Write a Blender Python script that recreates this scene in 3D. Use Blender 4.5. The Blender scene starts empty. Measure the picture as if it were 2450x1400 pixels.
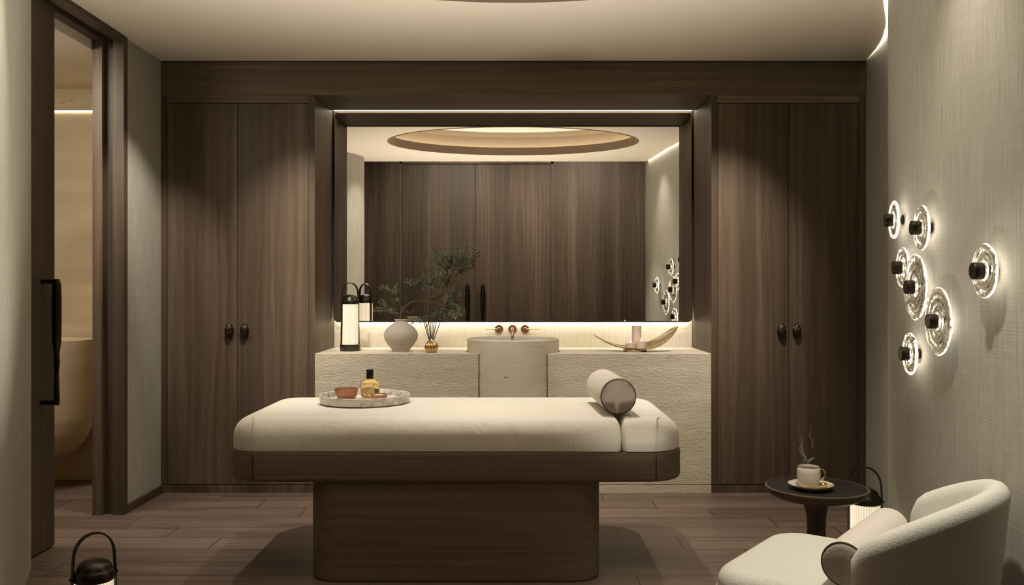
import bpy, bmesh, math, random
import numpy as np
from mathutils import Vector, Matrix, noise as mnoise

random.seed(7)
PI = math.pi
SC = bpy.context.scene
COL = SC.collection

# ------------------------------------------------------------------ camera
cam_data = bpy.data.cameras.new('camera')
cam_data.sensor_width = 36.0
cam_data.lens = 36.0 * 2106.5 / 2450.0
cam_data.shift_x = -2.5 / 2450.0
cam_data.shift_y = -3.0 / 2450.0
cam_data.clip_start = 0.05
cam = bpy.data.objects.new('camera', cam_data)
cam.location = (0.0, 0.0, 1.26)
cam.rotation_euler = (PI / 2, 0, 0)
COL.objects.link(cam)
SC.camera = cam

# ------------------------------------------------------------------ world and exposure
SC.view_settings.view_transform = 'Standard'
SC.view_settings.look = 'None'
SC.view_settings.exposure = 0.6
SC.view_settings.gamma = 1.0
world = bpy.data.worlds.new('world')
SC.world = world
world.use_nodes = True
world.node_tree.nodes['Background'].inputs[0].default_value = (1.0, 0.86, 0.68, 1)
world.node_tree.nodes['Background'].inputs[1].default_value = 0.0
SC.cycles.max_bounces = 10
SC.cycles.diffuse_bounces = 5
SC.cycles.glossy_bounces = 5
SC.cycles.transmission_bounces = 8
SC.cycles.transparent_max_bounces = 12
SC.cycles.sample_clamp_indirect = 4.0
SC.cycles.caustics_reflective = False
SC.cycles.caustics_refractive = False
SC.cycles.blur_glossy = 0.5

WARM = (1.0, 0.915, 0.76)
WARM_D = (1.0, 0.80, 0.55)


def spot(name, loc, target, power, angle, blend=0.6, radius=0.03, color=WARM):
    l = bpy.data.lights.new(name, 'SPOT')
    l.energy = power
    l.color = color
    l.spot_size = math.radians(angle)
    l.spot_blend = blend
    l.shadow_soft_size = radius
    o = bpy.data.objects.new(name, l)
    o.location = loc
    d = Vector(target) - Vector(loc)
    o.rotation_euler = d.to_track_quat('-Z', 'Y').to_euler()
    COL.objects.link(o)
    return o


def point(name, loc, power, radius=0.03, color=WARM):
    l = bpy.data.lights.new(name, 'POINT')
    l.energy = power
    l.color = color
    l.shadow_soft_size = radius
    o = bpy.data.objects.new(name, l)
    o.location = loc
    COL.objects.link(o)
    return o


def area(name, loc, target, power, sx, sy, color=WARM):
    l = bpy.data.lights.new(name, 'AREA')
    l.shape = 'RECTANGLE'
    l.size = sx
    l.size_y = sy
    l.energy = power
    l.color = color
    o = bpy.data.objects.new(name, l)
    o.location = loc
    d = Vector(target) - Vector(loc)
    o.rotation_euler = d.to_track_quat('-Z', 'Y').to_euler()
    COL.objects.link(o)
    return o


# recessed downlights of the treatment room (ceiling level)
spot('downlight', (-1.12, 4.33, 2.685), (-1.30, 5.50, 1.50), 105, 44, 1.0)
spot('downlight', (1.12, 4.33, 2.685), (1.30, 5.50, 1.50), 105, 44, 1.0)
spot('downlight', (-1.38, 4.34, 2.685), (-1.36, 5.00, 0.0), 75, 66, 1.0)
spot('downlight', (1.18, 4.34, 2.685), (1.12, 5.00, 0.0), 75, 66, 1.0)
spot('downlight', (-1.70, 4.34, 2.685), (-2.2, 5.33, 1.50), 85, 36, 1.0)
spot('downlight', (0.28, 4.30, 2.685), (0.25, 4.18, 0.7), 68, 62, 1.0)
spot('downlight', (-0.65, 4.30, 2.685), (-0.65, 4.25, 0.7), 50, 62, 1.0)
spot('downlight', (1.00, 2.55, 2.685), (0.98, 2.75, 0.4), 105, 56, 0.8)
spot('downlight', (1.22, 2.95, 2.685), (1.62, 3.00, 1.75), 13, 76, 1.0)
spot('downlight', (-1.20, 3.10, 2.685), (-1.62, 2.72, 1.9), 26, 60, 1.0)
spot('downlight', (0.0, 4.33, 2.685), (0.0, 5.55, 0.75), 60, 60, 1.0)  # unseen spot, added to brighten the basin front
# unseen spots at floor level, added to brighten the ceiling
for ux, uy, up in ((-1.00, 3.15, 85), (-0.20, 2.70, 70), (0.55, 3.25, 75)):
    spot('added_ceiling_fill', (ux, uy, 0.03), (ux, uy + 0.02, 2.7), up * 1.25, 96, 1.0, 0.06)
# lobby downlights that wash the timber doors
spot('downlight', (-0.75, 1.60, 3.28), (-0.72, -0.35, 2.1), 125, 96, 1.0)
spot('downlight', (1.00, 1.60, 3.28), (1.02, -0.35, 2.1), 125, 96, 1.0)
# bathroom ceiling lamp
spot('downlight', (-2.75, 3.6, 2.5), (-2.72, 5.93, 0.15), 28, 40, 1.0, 0.05)  # second unseen spot, added to lighten the dark lower wall
area('bathroom_lamp', (-2.8, 4.3, 2.55), (-2.9, 5.2, 0.0), 17, 0.5, 0.5, WARM)

# ------------------------------------------------------------------ material helpers


class NT:
    def __init__(self, name):
        self.m = bpy.data.materials.new(name)
        self.m.use_nodes = True
        self.t = self.m.node_tree
        self.t.nodes.clear()
        self.out = self.n('ShaderNodeOutputMaterial')

    def n(self, typ, props=None, **inp):
        nd = self.t.nodes.new(typ)
        for k, v in (props or {}).items():
            setattr(nd, k, v)
        for k, v in inp.items():
            key = int(k[1:]) if k[0] == '_' and k[1:].isdigit() else k.replace('_', ' ')
            self.set(nd.inputs[key], v)
        return nd

    def set(self, sock, v):
        if isinstance(v, bpy.types.NodeSocket):
            self.t.links.new(v, sock)
        elif isinstance(v, bpy.types.Node):
            self.t.links.new(v.outputs[0], sock)
        elif isinstance(v, (tuple, list)) and len(v) == 3 and sock.type == 'RGBA':
            sock.default_value = (*v, 1)
        else:
            sock.default_value = v

    def math(self, op, a, b=0.0, c=0.0):
        return self.n('ShaderNodeMath', {'operation': op}, _0=a, _1=b, _2=c).outputs[0]

    def coords(self, kind='Object', scale=(1, 1, 1), rand=True):
        tc = self.n('ShaderNodeTexCoord')
        v = tc.outputs[kind]
        if rand:
            oi = self.n('ShaderNodeObjectInfo')
            off = self.math('MULTIPLY', oi.outputs['Random'], 37.0)
            v = self.n('ShaderNodeVectorMath', {'operation': 'ADD'}, _0=v, _1=off).outputs[0]
        return self.n('ShaderNodeMapping', Vector=v, Scale=scale).outputs[0]

    def noise(self, vec, scale, detail=3.0, rough=0.55, dist=0.0):
        return self.n('ShaderNodeTexNoise', Vector=vec, Scale=scale, Detail=detail, Roughness=rough, Distortion=dist).outputs['Fac']

    def ramp(self, fac, stops):
        r = self.n('ShaderNodeValToRGB')
        e = r.color_ramp.elements
        while len(e) < len(stops):
            e.new(0.5)
        for i, (p, c) in enumerate(stops):
            e[i].position = p
            e[i].color = (*c, 1) if len(c) == 3 else c
        self.set(r.inputs[0], fac)
        return r.outputs[0]

    def mix(self, fac, a, b, mode='MIX'):
        nd = self.n('ShaderNodeMix', {'data_type': 'RGBA', 'blend_type': mode})
        self.set(nd.inputs[0], fac)
        self.set(nd.inputs[6], a)
        self.set(nd.inputs[7], b)
        return nd.outputs[2]

    def bump(self, height, strength=0.3, dist=0.01, normal=None):
        nd = self.n('ShaderNodeBump', Height=height, Strength=strength, Distance=dist)
        if normal is not None:
            self.set(nd.inputs['Normal'], normal)
        return nd.outputs[0]

    def bsdf(self, **kw):
        nd = self.n('ShaderNodeBsdfPrincipled')
        for k, v in kw.items():
            self.set(nd.inputs[k.replace('_', ' ')], v)
        self.t.links.new(nd.outputs[0], self.out.inputs[0])
        return nd


def mat_plain(name, col, rough=0.5, metal=0.0, bump=0.0, bscale=80.0, vary=0.0, **kw):
    t = NT(name)
    v = t.coords('Object', (1, 1, 1))
    n = t.noise(v, bscale, 3)
    c = col
    if vary:
        c = t.mix(n, tuple(x * (1 - vary) for x in col), tuple(min(1, x * (1 + vary)) for x in col))
    b = t.bsdf(Base_Color=c, Roughness=rough, Metallic=metal, **kw)
    if bump:
        t.set(b.inputs['Normal'], t.bump(n, bump, 0.004))
    return t.m


def mat_wood(name, axis='Z', dark=(0.042, 0.029, 0.020), light=(0.180, 0.130, 0.094), rough=0.50, fine=1.7, fibw=0.26):
    t = NT(name)
    ax = {'X': 0, 'Y': 1, 'Z': 2}[axis]

    def sc(a, b):
        s = [a, a, a]
        s[ax] = b
        return tuple(s)
    broad = t.noise(t.coords('Object', sc(4.2, 0.16)), 1.0, 5, 0.55, 0.5)
    fib = t.noise(t.coords('Object', sc(70.0 * fine, 1.3)), 1.0, 3, 0.6, 0.3)
    pore = t.noise(t.coords('Object', sc(210.0 * fine, 13.0)), 1.0, 2, 0.5)
    cath = t.n('ShaderNodeTexWave', {'wave_type': 'RINGS', 'rings_direction': axis},
               Vector=t.coords('Object', sc(3.6, 0.28)), Scale=2.2, Distortion=9.0, Detail=3.0, Detail_Scale=1.1).outputs['Fac']
    f = t.math('MULTIPLY_ADD', broad, 1.05, t.math('MULTIPLY', fib, fibw))
    f = t.math('MULTIPLY_ADD', cath, 0.10, f)
    f = t.math('MULTIPLY_ADD', pore, 0.20, f)
    f = t.math('SUBTRACT', f, 0.22 + fibw * 0.5)
    mid = tuple((a * b) ** 0.5 for a, b in zip(dark, light))
    c = t.ramp(f, [(0.16, dark), (0.48, mid), (0.78, light)])
    b = t.bsdf(Base_Color=c, Roughness=t.math('MULTIPLY_ADD', fib, 0.18, rough - 0.08), Specular_IOR_Level=0.3)
    t.set(b.inputs['Normal'], t.bump(t.math('ADD', fib, pore), 0.16, 0.003))
    return t.m


def mat_linen(name, a=(0.25, 0.238, 0.203), b=(0.50, 0.48, 0.42)):
    t = NT(name)
    uv = t.n('ShaderNodeTexCoord').outputs['UV']

    def mp(s):
        return t.n('ShaderNodeMapping', Vector=uv, Scale=s).outputs[0]
    warp = t.noise(mp((260, 5, 1)), 1.0, 2, 0.6)
    weft = t.noise(mp((5, 260, 1)), 1.0, 2, 0.6)
    slub = t.noise(mp((90, 2.2, 1)), 1.0, 3, 0.6)
    f = t.math('MULTIPLY_ADD', warp, 0.55, t.math('MULTIPLY', weft, 0.30))
    f = t.math('MULTIPLY_ADD', slub, 0.35, f)
    c = t.ramp(f, [(0.38, a), (0.82, b)])
    bs = t.bsdf(Base_Color=c, Roughness=0.85, Sheen_Weight=0.1)
    t.set(bs.inputs['Normal'], t.bump(t.math('ADD', warp, weft), 0.25, 0.003))
    return t.m


def mat_travertine(name, rough_face=0.0, a=(0.54, 0.48, 0.38), b=(0.78, 0.72, 0.60), ax=(1.2, 1.2, 9.0), pits=1.0):
    t = NT(name)
    v = t.coords('Object', ax, False)
    band = t.noise(v, 1.0, 5, 0.62, 0.6)
    cloud = t.noise(t.coords('Object', (2.5, 2.5, 6), False), 1.0, 3, 0.5)
    f = t.math('MULTIPLY_ADD', band, 0.7, t.math('MULTIPLY', cloud, 0.3))
    c = t.ramp(f, [(0.30, a), (0.52, tuple((x + y) / 2 for x, y in zip(a, b))), (0.72, b)])
    pit_n = t.noise(t.coords('Object', (16, 16, 130), False), 1.0, 2, 0.5)
    zone = t.noise(t.coords('Object', (3.2, 3.2, 13), False), 1.0, 2, 0.5)
    thr = t.math('MULTIPLY_ADD', zone, -0.36, 0.905)
    pit = t.math('GREATER_THAN', pit_n, thr)
    c = t.mix(t.math('MULTIPLY', pit, 0.8 * pits), c, (0.06, 0.045, 0.028))
    bs = t.bsdf(Base_Color=c, Roughness=0.55)
    h = t.math('MULTIPLY', pit, -1.0)
    nrm = t.bump(h, 0.5 * pits, 0.006)
    if rough_face:
        r1 = t.noise(t.coords('Object', (34, 34, 95), False), 1.0, 5, 0.66, 0.6)
        nrm = t.bump(r1, rough_face, 0.02, nrm)
    t.set(bs.inputs['Normal'], nrm)
    return t.m


def mat_fabric(name, col, kind='boucle', strength=0.6, scale=260.0, vary=0.18):
    t = NT(name)
    v = t.coords('Object', (1, 1, 1))
    if kind == 'boucle':
        vo = t.n('ShaderNodeTexVoronoi', Vector=v, Scale=scale).outputs['Distance']
        n2 = t.noise(v, scale * 0.45, 3)
        h = t.math('SUBTRACT', t.math('MULTIPLY', n2, 0.8), vo)
        big = t.noise(v, 6.0, 2)
    else:
        n1 = t.noise(t.coords('Object', (20, 400, 400)), 1.0, 2)
        n2 = t.noise(t.coords('Object', (400, 400, 20)), 1.0, 2)
        h = t.math('ADD', n1, n2)
        big = t.noise(t.coords('Object', (9, 9, 3.5)), 1.0, 3, 0.6, 0.7)
    fac = t.math('MULTIPLY_ADD', h, 0.5, 0.35)
    c = t.mix(fac, tuple(x * (1 - vary) for x in col), tuple(min(1, x * (1 + vary * 0.4)) for x in col))
    b = t.bsdf(Base_Color=c, Roughness=0.9, Sheen_Weight=0.25)
    n0 = t.bump(big, 0.30 if kind != 'boucle' else 0.12, 0.03)
    t.set(b.inputs['Normal'], t.bump(h, strength, 0.003, n0))
    return t.m


def mat_emit(name, col, strength):
    t = NT(name)
    e = t.n('ShaderNodeEmission', Color=col, Strength=strength)
    t.t.links.new(e.outputs[0], t.out.inputs[0])
    return t.m


def mat_floor(name):
    t = NT(name)
    tc = t.n('ShaderNodeTexCoord')
    sx = t.n('ShaderNodeSeparateXYZ', Vector=tc.outputs['Object'])
    X, Y = sx.outputs[0], sx.outputs[1]
    ry = t.math('DIVIDE', t.math('SUBTRACT', 5.516, Y), 0.2025)
    row = t.math('FLOOR', ry)
    fy = t.math('FRACT', ry)
    m4 = t.math('FLOORED_MODULO', row, 4.0)
    xx = t.math('DIVIDE', t.math('SUBTRACT', X, t.math('MULTIPLY_ADD', m4, 0.291, 0.546)), 1.164)
    col = t.math('FLOOR', xx)
    fx = t.math('FRACT', xx)
    ey = t.math('MINIMUM', fy, t.math('SUBTRACT', 1.0, fy))
    ex = t.math('MINIMUM', fx, t.math('SUBTRACT', 1.0, fx))
    seam = t.math('MAXIMUM', t.math('LESS_THAN', ey, 0.012), t.math('LESS_THAN', ex, 0.0021))
    cv = t.n('ShaderNodeCombineXYZ', X=row, Y=col)
    wn = t.n('ShaderNodeTexWhiteNoise', {'noise_dimensions': '2D'}, Vector=cv)
    off = t.n('ShaderNodeVectorMath', {'operation': 'SCALE'}, _0=wn.outputs['Color'], Scale=40.0).outputs[0]
    v = t.n('ShaderNodeVectorMath', {'operation': 'ADD'}, _0=tc.outputs['Object'], _1=off).outputs[0]

    def mp(s):
        return t.n('ShaderNodeMapping', Vector=v, Scale=s).outputs[0]
    broad = t.noise(mp((0.9, 11, 1)), 1.0, 4, 0.6, 0.6)
    fib = t.noise(mp((3.5, 120, 1)), 1.0, 3, 0.6)
    f = t.math('MULTIPLY_ADD', broad, 0.75, t.math('MULTIPLY', fib, 0.35))
    f = t.math('MULTIPLY_ADD', wn.outputs['Value'], 0.16, f)
    c = t.ramp(f, [(0.34, (0.082, 0.057, 0.047)), (0.62, (0.160, 0.115, 0.095)), (0.92, (0.24, 0.178, 0.148))])
    c = t.mix(seam, c, (0.022, 0.014, 0.010))
    b = t.bsdf(Base_Color=c, Roughness=t.math('MULTIPLY_ADD', fib, 0.15, 0.36))
    h = t.math('MULTIPLY_ADD', seam, -2.0, fib)
    t.set(b.inputs['Normal'], t.bump(h, 0.22, 0.003))
    return t.m


def mat_marble(name):
    t = NT(name)
    v = t.coords('Object', (1, 1, 1))
    d = t.noise(v, 7.0, 4, 0.6, 1.5)
    ve = t.math('ABSOLUTE', t.math('SUBTRACT', d, 0.5))
    vein = t.ramp(ve, [(0.0, (1, 1, 1)), (0.045, (0, 0, 0))])
    patch = t.noise(v, 5.0, 2)
    warm = t.noise(v, 9.0, 2)
    c = t.mix(warm, (0.62, 0.55, 0.48), (0.76, 0.73, 0.68))
    c = t.mix(t.math('MULTIPLY', vein, t.math('MULTIPLY', patch, 1.2)), c, (0.16, 0.13, 0.12))
    t.bsdf(Base_Color=c, Roughness=0.22)
    return t.m


def mat_glass(name, col=(1, 1, 1), rough=0.0, ior=1.47, bump=0.0, scale=30):
    t = NT(name)
    b = t.bsdf(Base_Color=col, Roughness=rough, IOR=ior, Transmission_Weight=1.0)
    if bump:
        t.set(b.inputs['Normal'], t.bump(t.noise(t.coords('Object', (1, 1, 1)), scale, 2), bump, 0.01))
    return t.m


M = {}
M['wood_v'] = mat_wood('walnut_vertical', 'Z')
M['wood_h'] = mat_wood('walnut_horizontal_lightened', 'X', (0.072, 0.051, 0.036), (0.270, 0.198, 0.144))  # same veneer as the vertical walnut, colour lightened to make up for dim light
M['wood_y'] = mat_wood('walnut_along_depth', 'Y')
M['wood_bed'] = mat_wood('dark_oak', 'X', (0.125, 0.091, 0.067), (0.275, 0.206, 0.153), 0.5, 3.0, 0.65)
M['wood_table'] = mat_wood('side_table_walnut', 'Z', (0.040, 0.027, 0.018), (0.165, 0.105, 0.068), 0.40, 1.6)
M['floor'] = mat_floor('plank_floor')
M['linen'] = mat_linen('linen_wallcovering')
M['linen_pale'] = mat_linen('pale_linen_wallcovering', (0.50, 0.465, 0.38), (0.76, 0.72, 0.62))
M['plaster'] = mat_plain('ceiling_plaster', (0.80, 0.73, 0.62), 0.9, 0, 0.05, 40)
M['plaster_gold'] = mat_plain('gold_plaster', (0.58, 0.49, 0.35), 0.6, 0, 0.05, 30, 0.08)
M['bronze'] = mat_plain('bronze_lip', (0.23, 0.175, 0.125), 0.6, 0.2, 0.0, 50)
M['trav'] = mat_travertine('honed_travertine')
M['trav_rough'] = mat_travertine('split_travertine', 0.55, (0.54, 0.48, 0.37), (0.78, 0.71, 0.58), pits=0.7)
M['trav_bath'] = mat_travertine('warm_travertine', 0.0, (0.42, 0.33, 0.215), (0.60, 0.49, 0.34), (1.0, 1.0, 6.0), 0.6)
M['basin_white'] = mat_plain('basin_interior', (0.62, 0.59, 0.54), 0.35, 0, 0.02, 40)
M['brass'] = mat_plain('aged_brass', (0.50, 0.34, 0.18), 0.30, 1.0, 0.03, 60)
M['copper'] = mat_plain('brushed_copper', (0.42, 0.27, 0.18), 0.32, 1.0, 0.02, 200)
M['gold'] = mat_plain('polished_gold', (0.72, 0.50, 0.22), 0.2, 1.0)
M['champagne'] = mat_plain('champagne_metal', (0.50, 0.39, 0.27), 0.34, 1.0, 0.02, 120)
M['gunmetal'] = mat_plain('gunmetal', (0.075, 0.068, 0.056), 0.28, 0.9, 0.02, 90)
M['black_bronze'] = mat_plain('blackened_bronze', (0.030, 0.024, 0.019), 0.33, 0.8, 0.03, 60)
M['strap'] = mat_plain('dark_leather_strap', (0.030, 0.026, 0.021), 0.5, 0.3, 0.05, 150)
M['black'] = mat_plain('black_gloss', (0.006, 0.006, 0.006), 0.25)
M['black_matte'] = mat_plain('black_matte', (0.011, 0.010, 0.009), 0.6)
M['black_leather'] = mat_plain('black_leather_inlay', (0.013, 0.012, 0.011), 0.48, 0, 0.15, 300)
M['knob'] = mat_plain('cast_bronze', (0.055, 0.042, 0.030), 0.35, 0.85, 0.5, 120)
M['fabric_bed'] = mat_fabric('cream_cotton', (0.74, 0.71, 0.645), 'linen', 0.25, 260, 0.10)
M['boucle'] = mat_fabric('cream_boucle', (0.74, 0.735, 0.69), 'boucle', 0.40, 430)
M['boucle_fine'] = mat_fabric('oat_boucle', (0.74, 0.69, 0.61), 'boucle', 0.4, 420)
M['boucle_dark'] = mat_fabric('taupe_boucle', (0.54, 0.47, 0.40), 'boucle', 0.6, 330, 0.5)
M['piping'] = mat_plain('brown_piping', (0.045, 0.030, 0.021), 0.7, 0, 0.1, 300)
M['seam'] = mat_plain('cream_piping', (0.66, 0.61, 0.53), 0.8, 0, 0.1, 300)
M['ceramic'] = mat_plain('stoneware', (0.50, 0.455, 0.40), 0.7, 0, 0.25, 45, 0.16)
M['cup'] = mat_plain('cup_porcelain', (0.62, 0.57, 0.50), 0.45, 0, 0.08, 200)
M['tea'] = mat_plain('dark_tea', (0.05, 0.022, 0.010), 0.08)
M['wax'] = mat_plain('blush_wax', (0.72, 0.57, 0.48), 0.5, 0, 0.02, 30, 0.0)
M['wick'] = mat_plain('wick', (0.02, 0.017, 0.014), 0.9)
M['flame'] = mat_emit('candle_flame', (1.0, 0.75, 0.42), 14)
M['leaf'] = mat_plain('olive_leaf', (0.135, 0.165, 0.105), 0.5, 0, 0, 25, 0.45)
M['twig'] = mat_plain('olive_bark', (0.14, 0.10, 0.07), 0.8, 0, 0.3, 120)
M['reed'] = mat_plain('black_reed', (0.014, 0.011, 0.009), 0.7)
M['marble'] = mat_marble('veined_marble')
M['amber'] = mat_glass('amber_oil', (0.95, 0.74, 0.36), 0.0, 1.42)


def mk_glow_glass():
    t = NT('glass_painted_glow')
    tc = t.n('ShaderNodeTexCoord')
    s_ = t.n('ShaderNodeSeparateXYZ', Vector=tc.outputs['Object'])
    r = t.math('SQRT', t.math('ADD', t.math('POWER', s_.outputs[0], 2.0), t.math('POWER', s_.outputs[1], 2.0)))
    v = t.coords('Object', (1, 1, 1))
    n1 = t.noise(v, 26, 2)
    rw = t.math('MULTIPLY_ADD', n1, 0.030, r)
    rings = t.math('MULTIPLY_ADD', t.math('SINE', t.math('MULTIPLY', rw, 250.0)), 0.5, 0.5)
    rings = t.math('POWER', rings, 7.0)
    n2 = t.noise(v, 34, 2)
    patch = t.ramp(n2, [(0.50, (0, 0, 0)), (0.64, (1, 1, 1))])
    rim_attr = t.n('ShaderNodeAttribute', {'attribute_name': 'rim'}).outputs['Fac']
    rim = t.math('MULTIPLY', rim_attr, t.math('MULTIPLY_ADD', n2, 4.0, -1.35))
    em = t.math('MAXIMUM', 0.0, t.math('ADD', t.math('MULTIPLY', rim, 2.4), t.math('MULTIPLY', t.math('MULTIPLY', rings, patch), 0.28)))  # bright rim and ripple highlights painted onto the glass as emission
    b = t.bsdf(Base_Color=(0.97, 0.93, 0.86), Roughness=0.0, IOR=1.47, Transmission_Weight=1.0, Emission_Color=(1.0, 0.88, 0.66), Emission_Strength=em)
    t.set(b.inputs['Normal'], t.bump(n1, 0.3, 0.012))
    return t.m


M['clear'] = mk_glow_glass()
M['hammered'] = mat_plain('hammered_copper_glass', (0.46, 0.22, 0.13), 0.22, 0.55, 0.9, 95, 0.35)
M['cream'] = mat_plain('white_cream', (0.78, 0.73, 0.66), 0.6, 0, 0.3, 60)
M['led'] = mat_emit('led_strip', (1.0, 0.86, 0.64), 12)
M['led_low'] = mat_emit('led_strip_low', (1.0, 0.87, 0.66), 17)
M['led_slot'] = mat_emit('ceiling_slot_led', (1.0, 0.88, 0.70), 9)
M['led_cove'] = mat_emit('cove_led', (1.0, 0.87, 0.70), 3.2)
M['led_bath'] = mat_emit('bathroom_led', (1.0, 0.86, 0.62), 7)
M['led_ring'] = mat_emit('sconce_led', (1.0, 0.84, 0.58), 26)
M['gap'] = mat_plain('shadow_gap', (0.006, 0.005, 0.004), 0.9)


def mk_mirror():
    t = NT('mirror_glass')
    t.bsdf(Base_Color=(0.93, 0.90, 0.86), Metallic=1.0, Roughness=0.0)
    return t.m


def mk_shade():
    t = NT('ribbed_opal_glass')
    tc = t.n('ShaderNodeTexCoord')
    s = t.n('ShaderNodeSeparateXYZ', Vector=tc.outputs['Object'])
    ang = t.math('ARCTAN2', s.outputs[1], s.outputs[0])
    w = t.math('MULTIPLY_ADD', t.math('SINE', t.math('MULTIPLY', ang, 34.0)), 0.5, 0.5)
    n = t.n('ShaderNodeMapRange', Value=s.outputs[2], _1=0.05, _2=0.36)
    st = t.math('MULTIPLY_ADD', w, 0.32, 0.38)
    e = t.n('ShaderNodeEmission', Color=(1.0, 0.84, 0.60, 1), Strength=st)
    d = t.n('ShaderNodeBsdfPrincipled', Base_Color=(0.34, 0.30, 0.24, 1), Roughness=0.4)
    a = t.n('ShaderNodeAddShader', _0=e.outputs[0], _1=d.outputs[0])
    t.t.links.new(a.outputs[0], t.out.inputs[0])
    return t.m


def mk_steam():
    t = NT('steam_vapour')
    v = t.coords('Object', (1, 1, 1), False)
    n = t.noise(v, 70, 3)
    lw = t.n('ShaderNodeLayerWeight', Blend=0.5)
    tr = t.n('ShaderNodeBsdfTransparent')
    df = t.n('ShaderNodeBsdfTranslucent', Color=(0.9, 0.88, 0.85, 1))
    dd = t.n('ShaderNodeBsdfDiffuse', Color=(0.9, 0.88, 0.85, 1))
    mm = t.n('ShaderNodeMixShader', _0=0.5, _1=df.outputs[0], _2=dd.outputs[0])
    s = t.n('ShaderNodeSeparateXYZ', Vector=t.n('ShaderNodeTexCoord').outputs['Object'])
    fade = t.n('ShaderNodeMapRange', Value=s.outputs[2], _1=0.0, _2=0.19, _3=1.0, _4=0.10)
    f = t.math('MULTIPLY', t.math('MULTIPLY', t.math('SUBTRACT', 1.0, lw.outputs['Facing']), 0.22), t.math('MULTIPLY', n, fade.outputs[0]))
    ms = t.n('ShaderNodeMixShader', _0=f, _1=tr.outputs[0], _2=mm.outputs[0])
    t.t.links.new(ms.outputs[0], t.out.inputs[0])
    return t.m


M['mirror'] = mk_mirror()
M['shade'] = mk_shade()
M['steam'] = mk_steam()

# ------------------------------------------------------------------ geometry helpers


def obj(name, bm, mat, parent=None, smooth=False, bevel=0.0, loc=None, angle=40):
    bmesh.ops.recalc_face_normals(bm, faces=bm.faces[:])
    me = bpy.data.meshes.new(name)
    bm.to_mesh(me)
    bm.free()
    mats = mat if isinstance(mat, (list, tuple)) else [mat]
    for m in mats:
        me.materials.append(m)
    if smooth:
        me.polygons.foreach_set('use_smooth', [True] * len(me.polygons))
        me.set_sharp_from_angle(angle=math.radians(angle))
    o = bpy.data.objects.new(name, me)
    COL.objects.link(o)
    if parent is not None:
        o.parent = parent
    if loc is not None:
        o.location = loc
    if bevel:
        b = o.modifiers.new('edge', 'BEVEL')
        b.width = bevel
        b.segments = 2
        b.limit_method = 'ANGLE'
    return o


def thing(name, label, cat, loc=(0, 0, 0), rotz=0.0, group=None):
    o = bpy.data.objects.new(name, None)
    o.empty_display_size = 0.05
    COL.objects.link(o)
    o.location = loc
    o.rotation_euler = (0, 0, rotz)
    return tag(o, label, cat, group)


def tag(o, label, cat, group=None):
    o['label'] = label
    o['category'] = cat
    if group:
        o['group'] = group
    return o


def struct(name, bm, mat, label=None, **kw):
    o = obj(name, bm, mat, **kw)
    o['kind'] = 'structure'
    if label:
        o['label'] = label
    return o


def box(bm, x0, x1, y0, y1, z0, z1):
    vs = [bm.verts.new((x, y, z)) for z in (z0, z1) for x, y in ((x0, y0), (x1, y0), (x1, y1), (x0, y1))]
    for f in ((0, 3, 2, 1), (4, 5, 6, 7), (0, 1, 5, 4), (1, 2, 6, 5), (2, 3, 7, 6), (3, 0, 4, 7)):
        bm.faces.new([vs[i] for i in f])
    return vs


def bx(*a):
    bm = bmesh.new()
    box(bm, *a)
    return bm


def prism(bm, pts, z0, z1):
    lo = [bm.verts.new((x, y, z0)) for x, y in pts]
    hi = [bm.verts.new((x, y, z1)) for x, y in pts]
    n = len(pts)
    bm.faces.new(lo[::-1])
    bm.faces.new(hi)
    for i in range(n):
        bm.faces.new((lo[i], lo[(i + 1) % n], hi[(i + 1) % n], hi[i]))


def loft(bm, rings, closed=True, cap0=True, cap1=True):
    vr = [[bm.verts.new(p) for p in r] for r in rings]
    n = len(rings[0])
    for a, b in zip(vr[:-1], vr[1:]):
        for i in range(n if closed else n - 1):
            j = (i + 1) % n
            bm.faces.new((a[i], a[j], b[j], b[i]))
    if cap0:
        bm.faces.new(vr[0][::-1])
    if cap1:
        bm.faces.new(vr[-1])
    return vr


def lathe(bm, prof, n=48, cx=0.0, cy=0.0, mod=None):
    """Profile of (r, z); an r of zero closes the surface at a pole."""
    vr = []
    for r, z in prof:
        if r <= 1e-6:
            vr.append([bm.verts.new((cx, cy, z))])
        else:
            ring = []
            for i in range(n):
                a = 2 * PI * i / n
                k = r * (mod(a, z) if mod else 1.0)
                ring.append(bm.verts.new((cx + k * math.cos(a), cy + k * math.sin(a), z)))
            vr.append(ring)
    for a, b in zip(vr[:-1], vr[1:]):
        if len(a) == 1 and len(b) == 1:
            continue
        for i in range(n):
            j = (i + 1) % n
            if len(a) == 1:
                bm.faces.new((a[0], b[j], b[i]))
            elif len(b) == 1:
                bm.faces.new((a[i], a[j], b[0]))
            else:
                bm.faces.new((a[i], a[j], b[j], b[i]))
    return bm


def lathe_m(prof, n=48, **kw):
    return lathe(bmesh.new(), prof, n, **kw)


def frames(pts):
    pts = [Vector(p) for p in pts]
    T = []
    for i in range(len(pts)):
        a = pts[max(0, i - 1)]
        b = pts[min(len(pts) - 1, i + 1)]
        T.append((b - a).normalized())
    up = Vector((0, 0, 1)) if abs(T[0].z) < 0.9 else Vector((0, 1, 0))
    N = [(up - T[0] * up.dot(T[0])).normalized()]
    for i in range(1, len(pts)):
        v = N[-1] - T[i] * N[-1].dot(T[i])
        N.append(v.normalized())
    return pts, T, N


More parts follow.
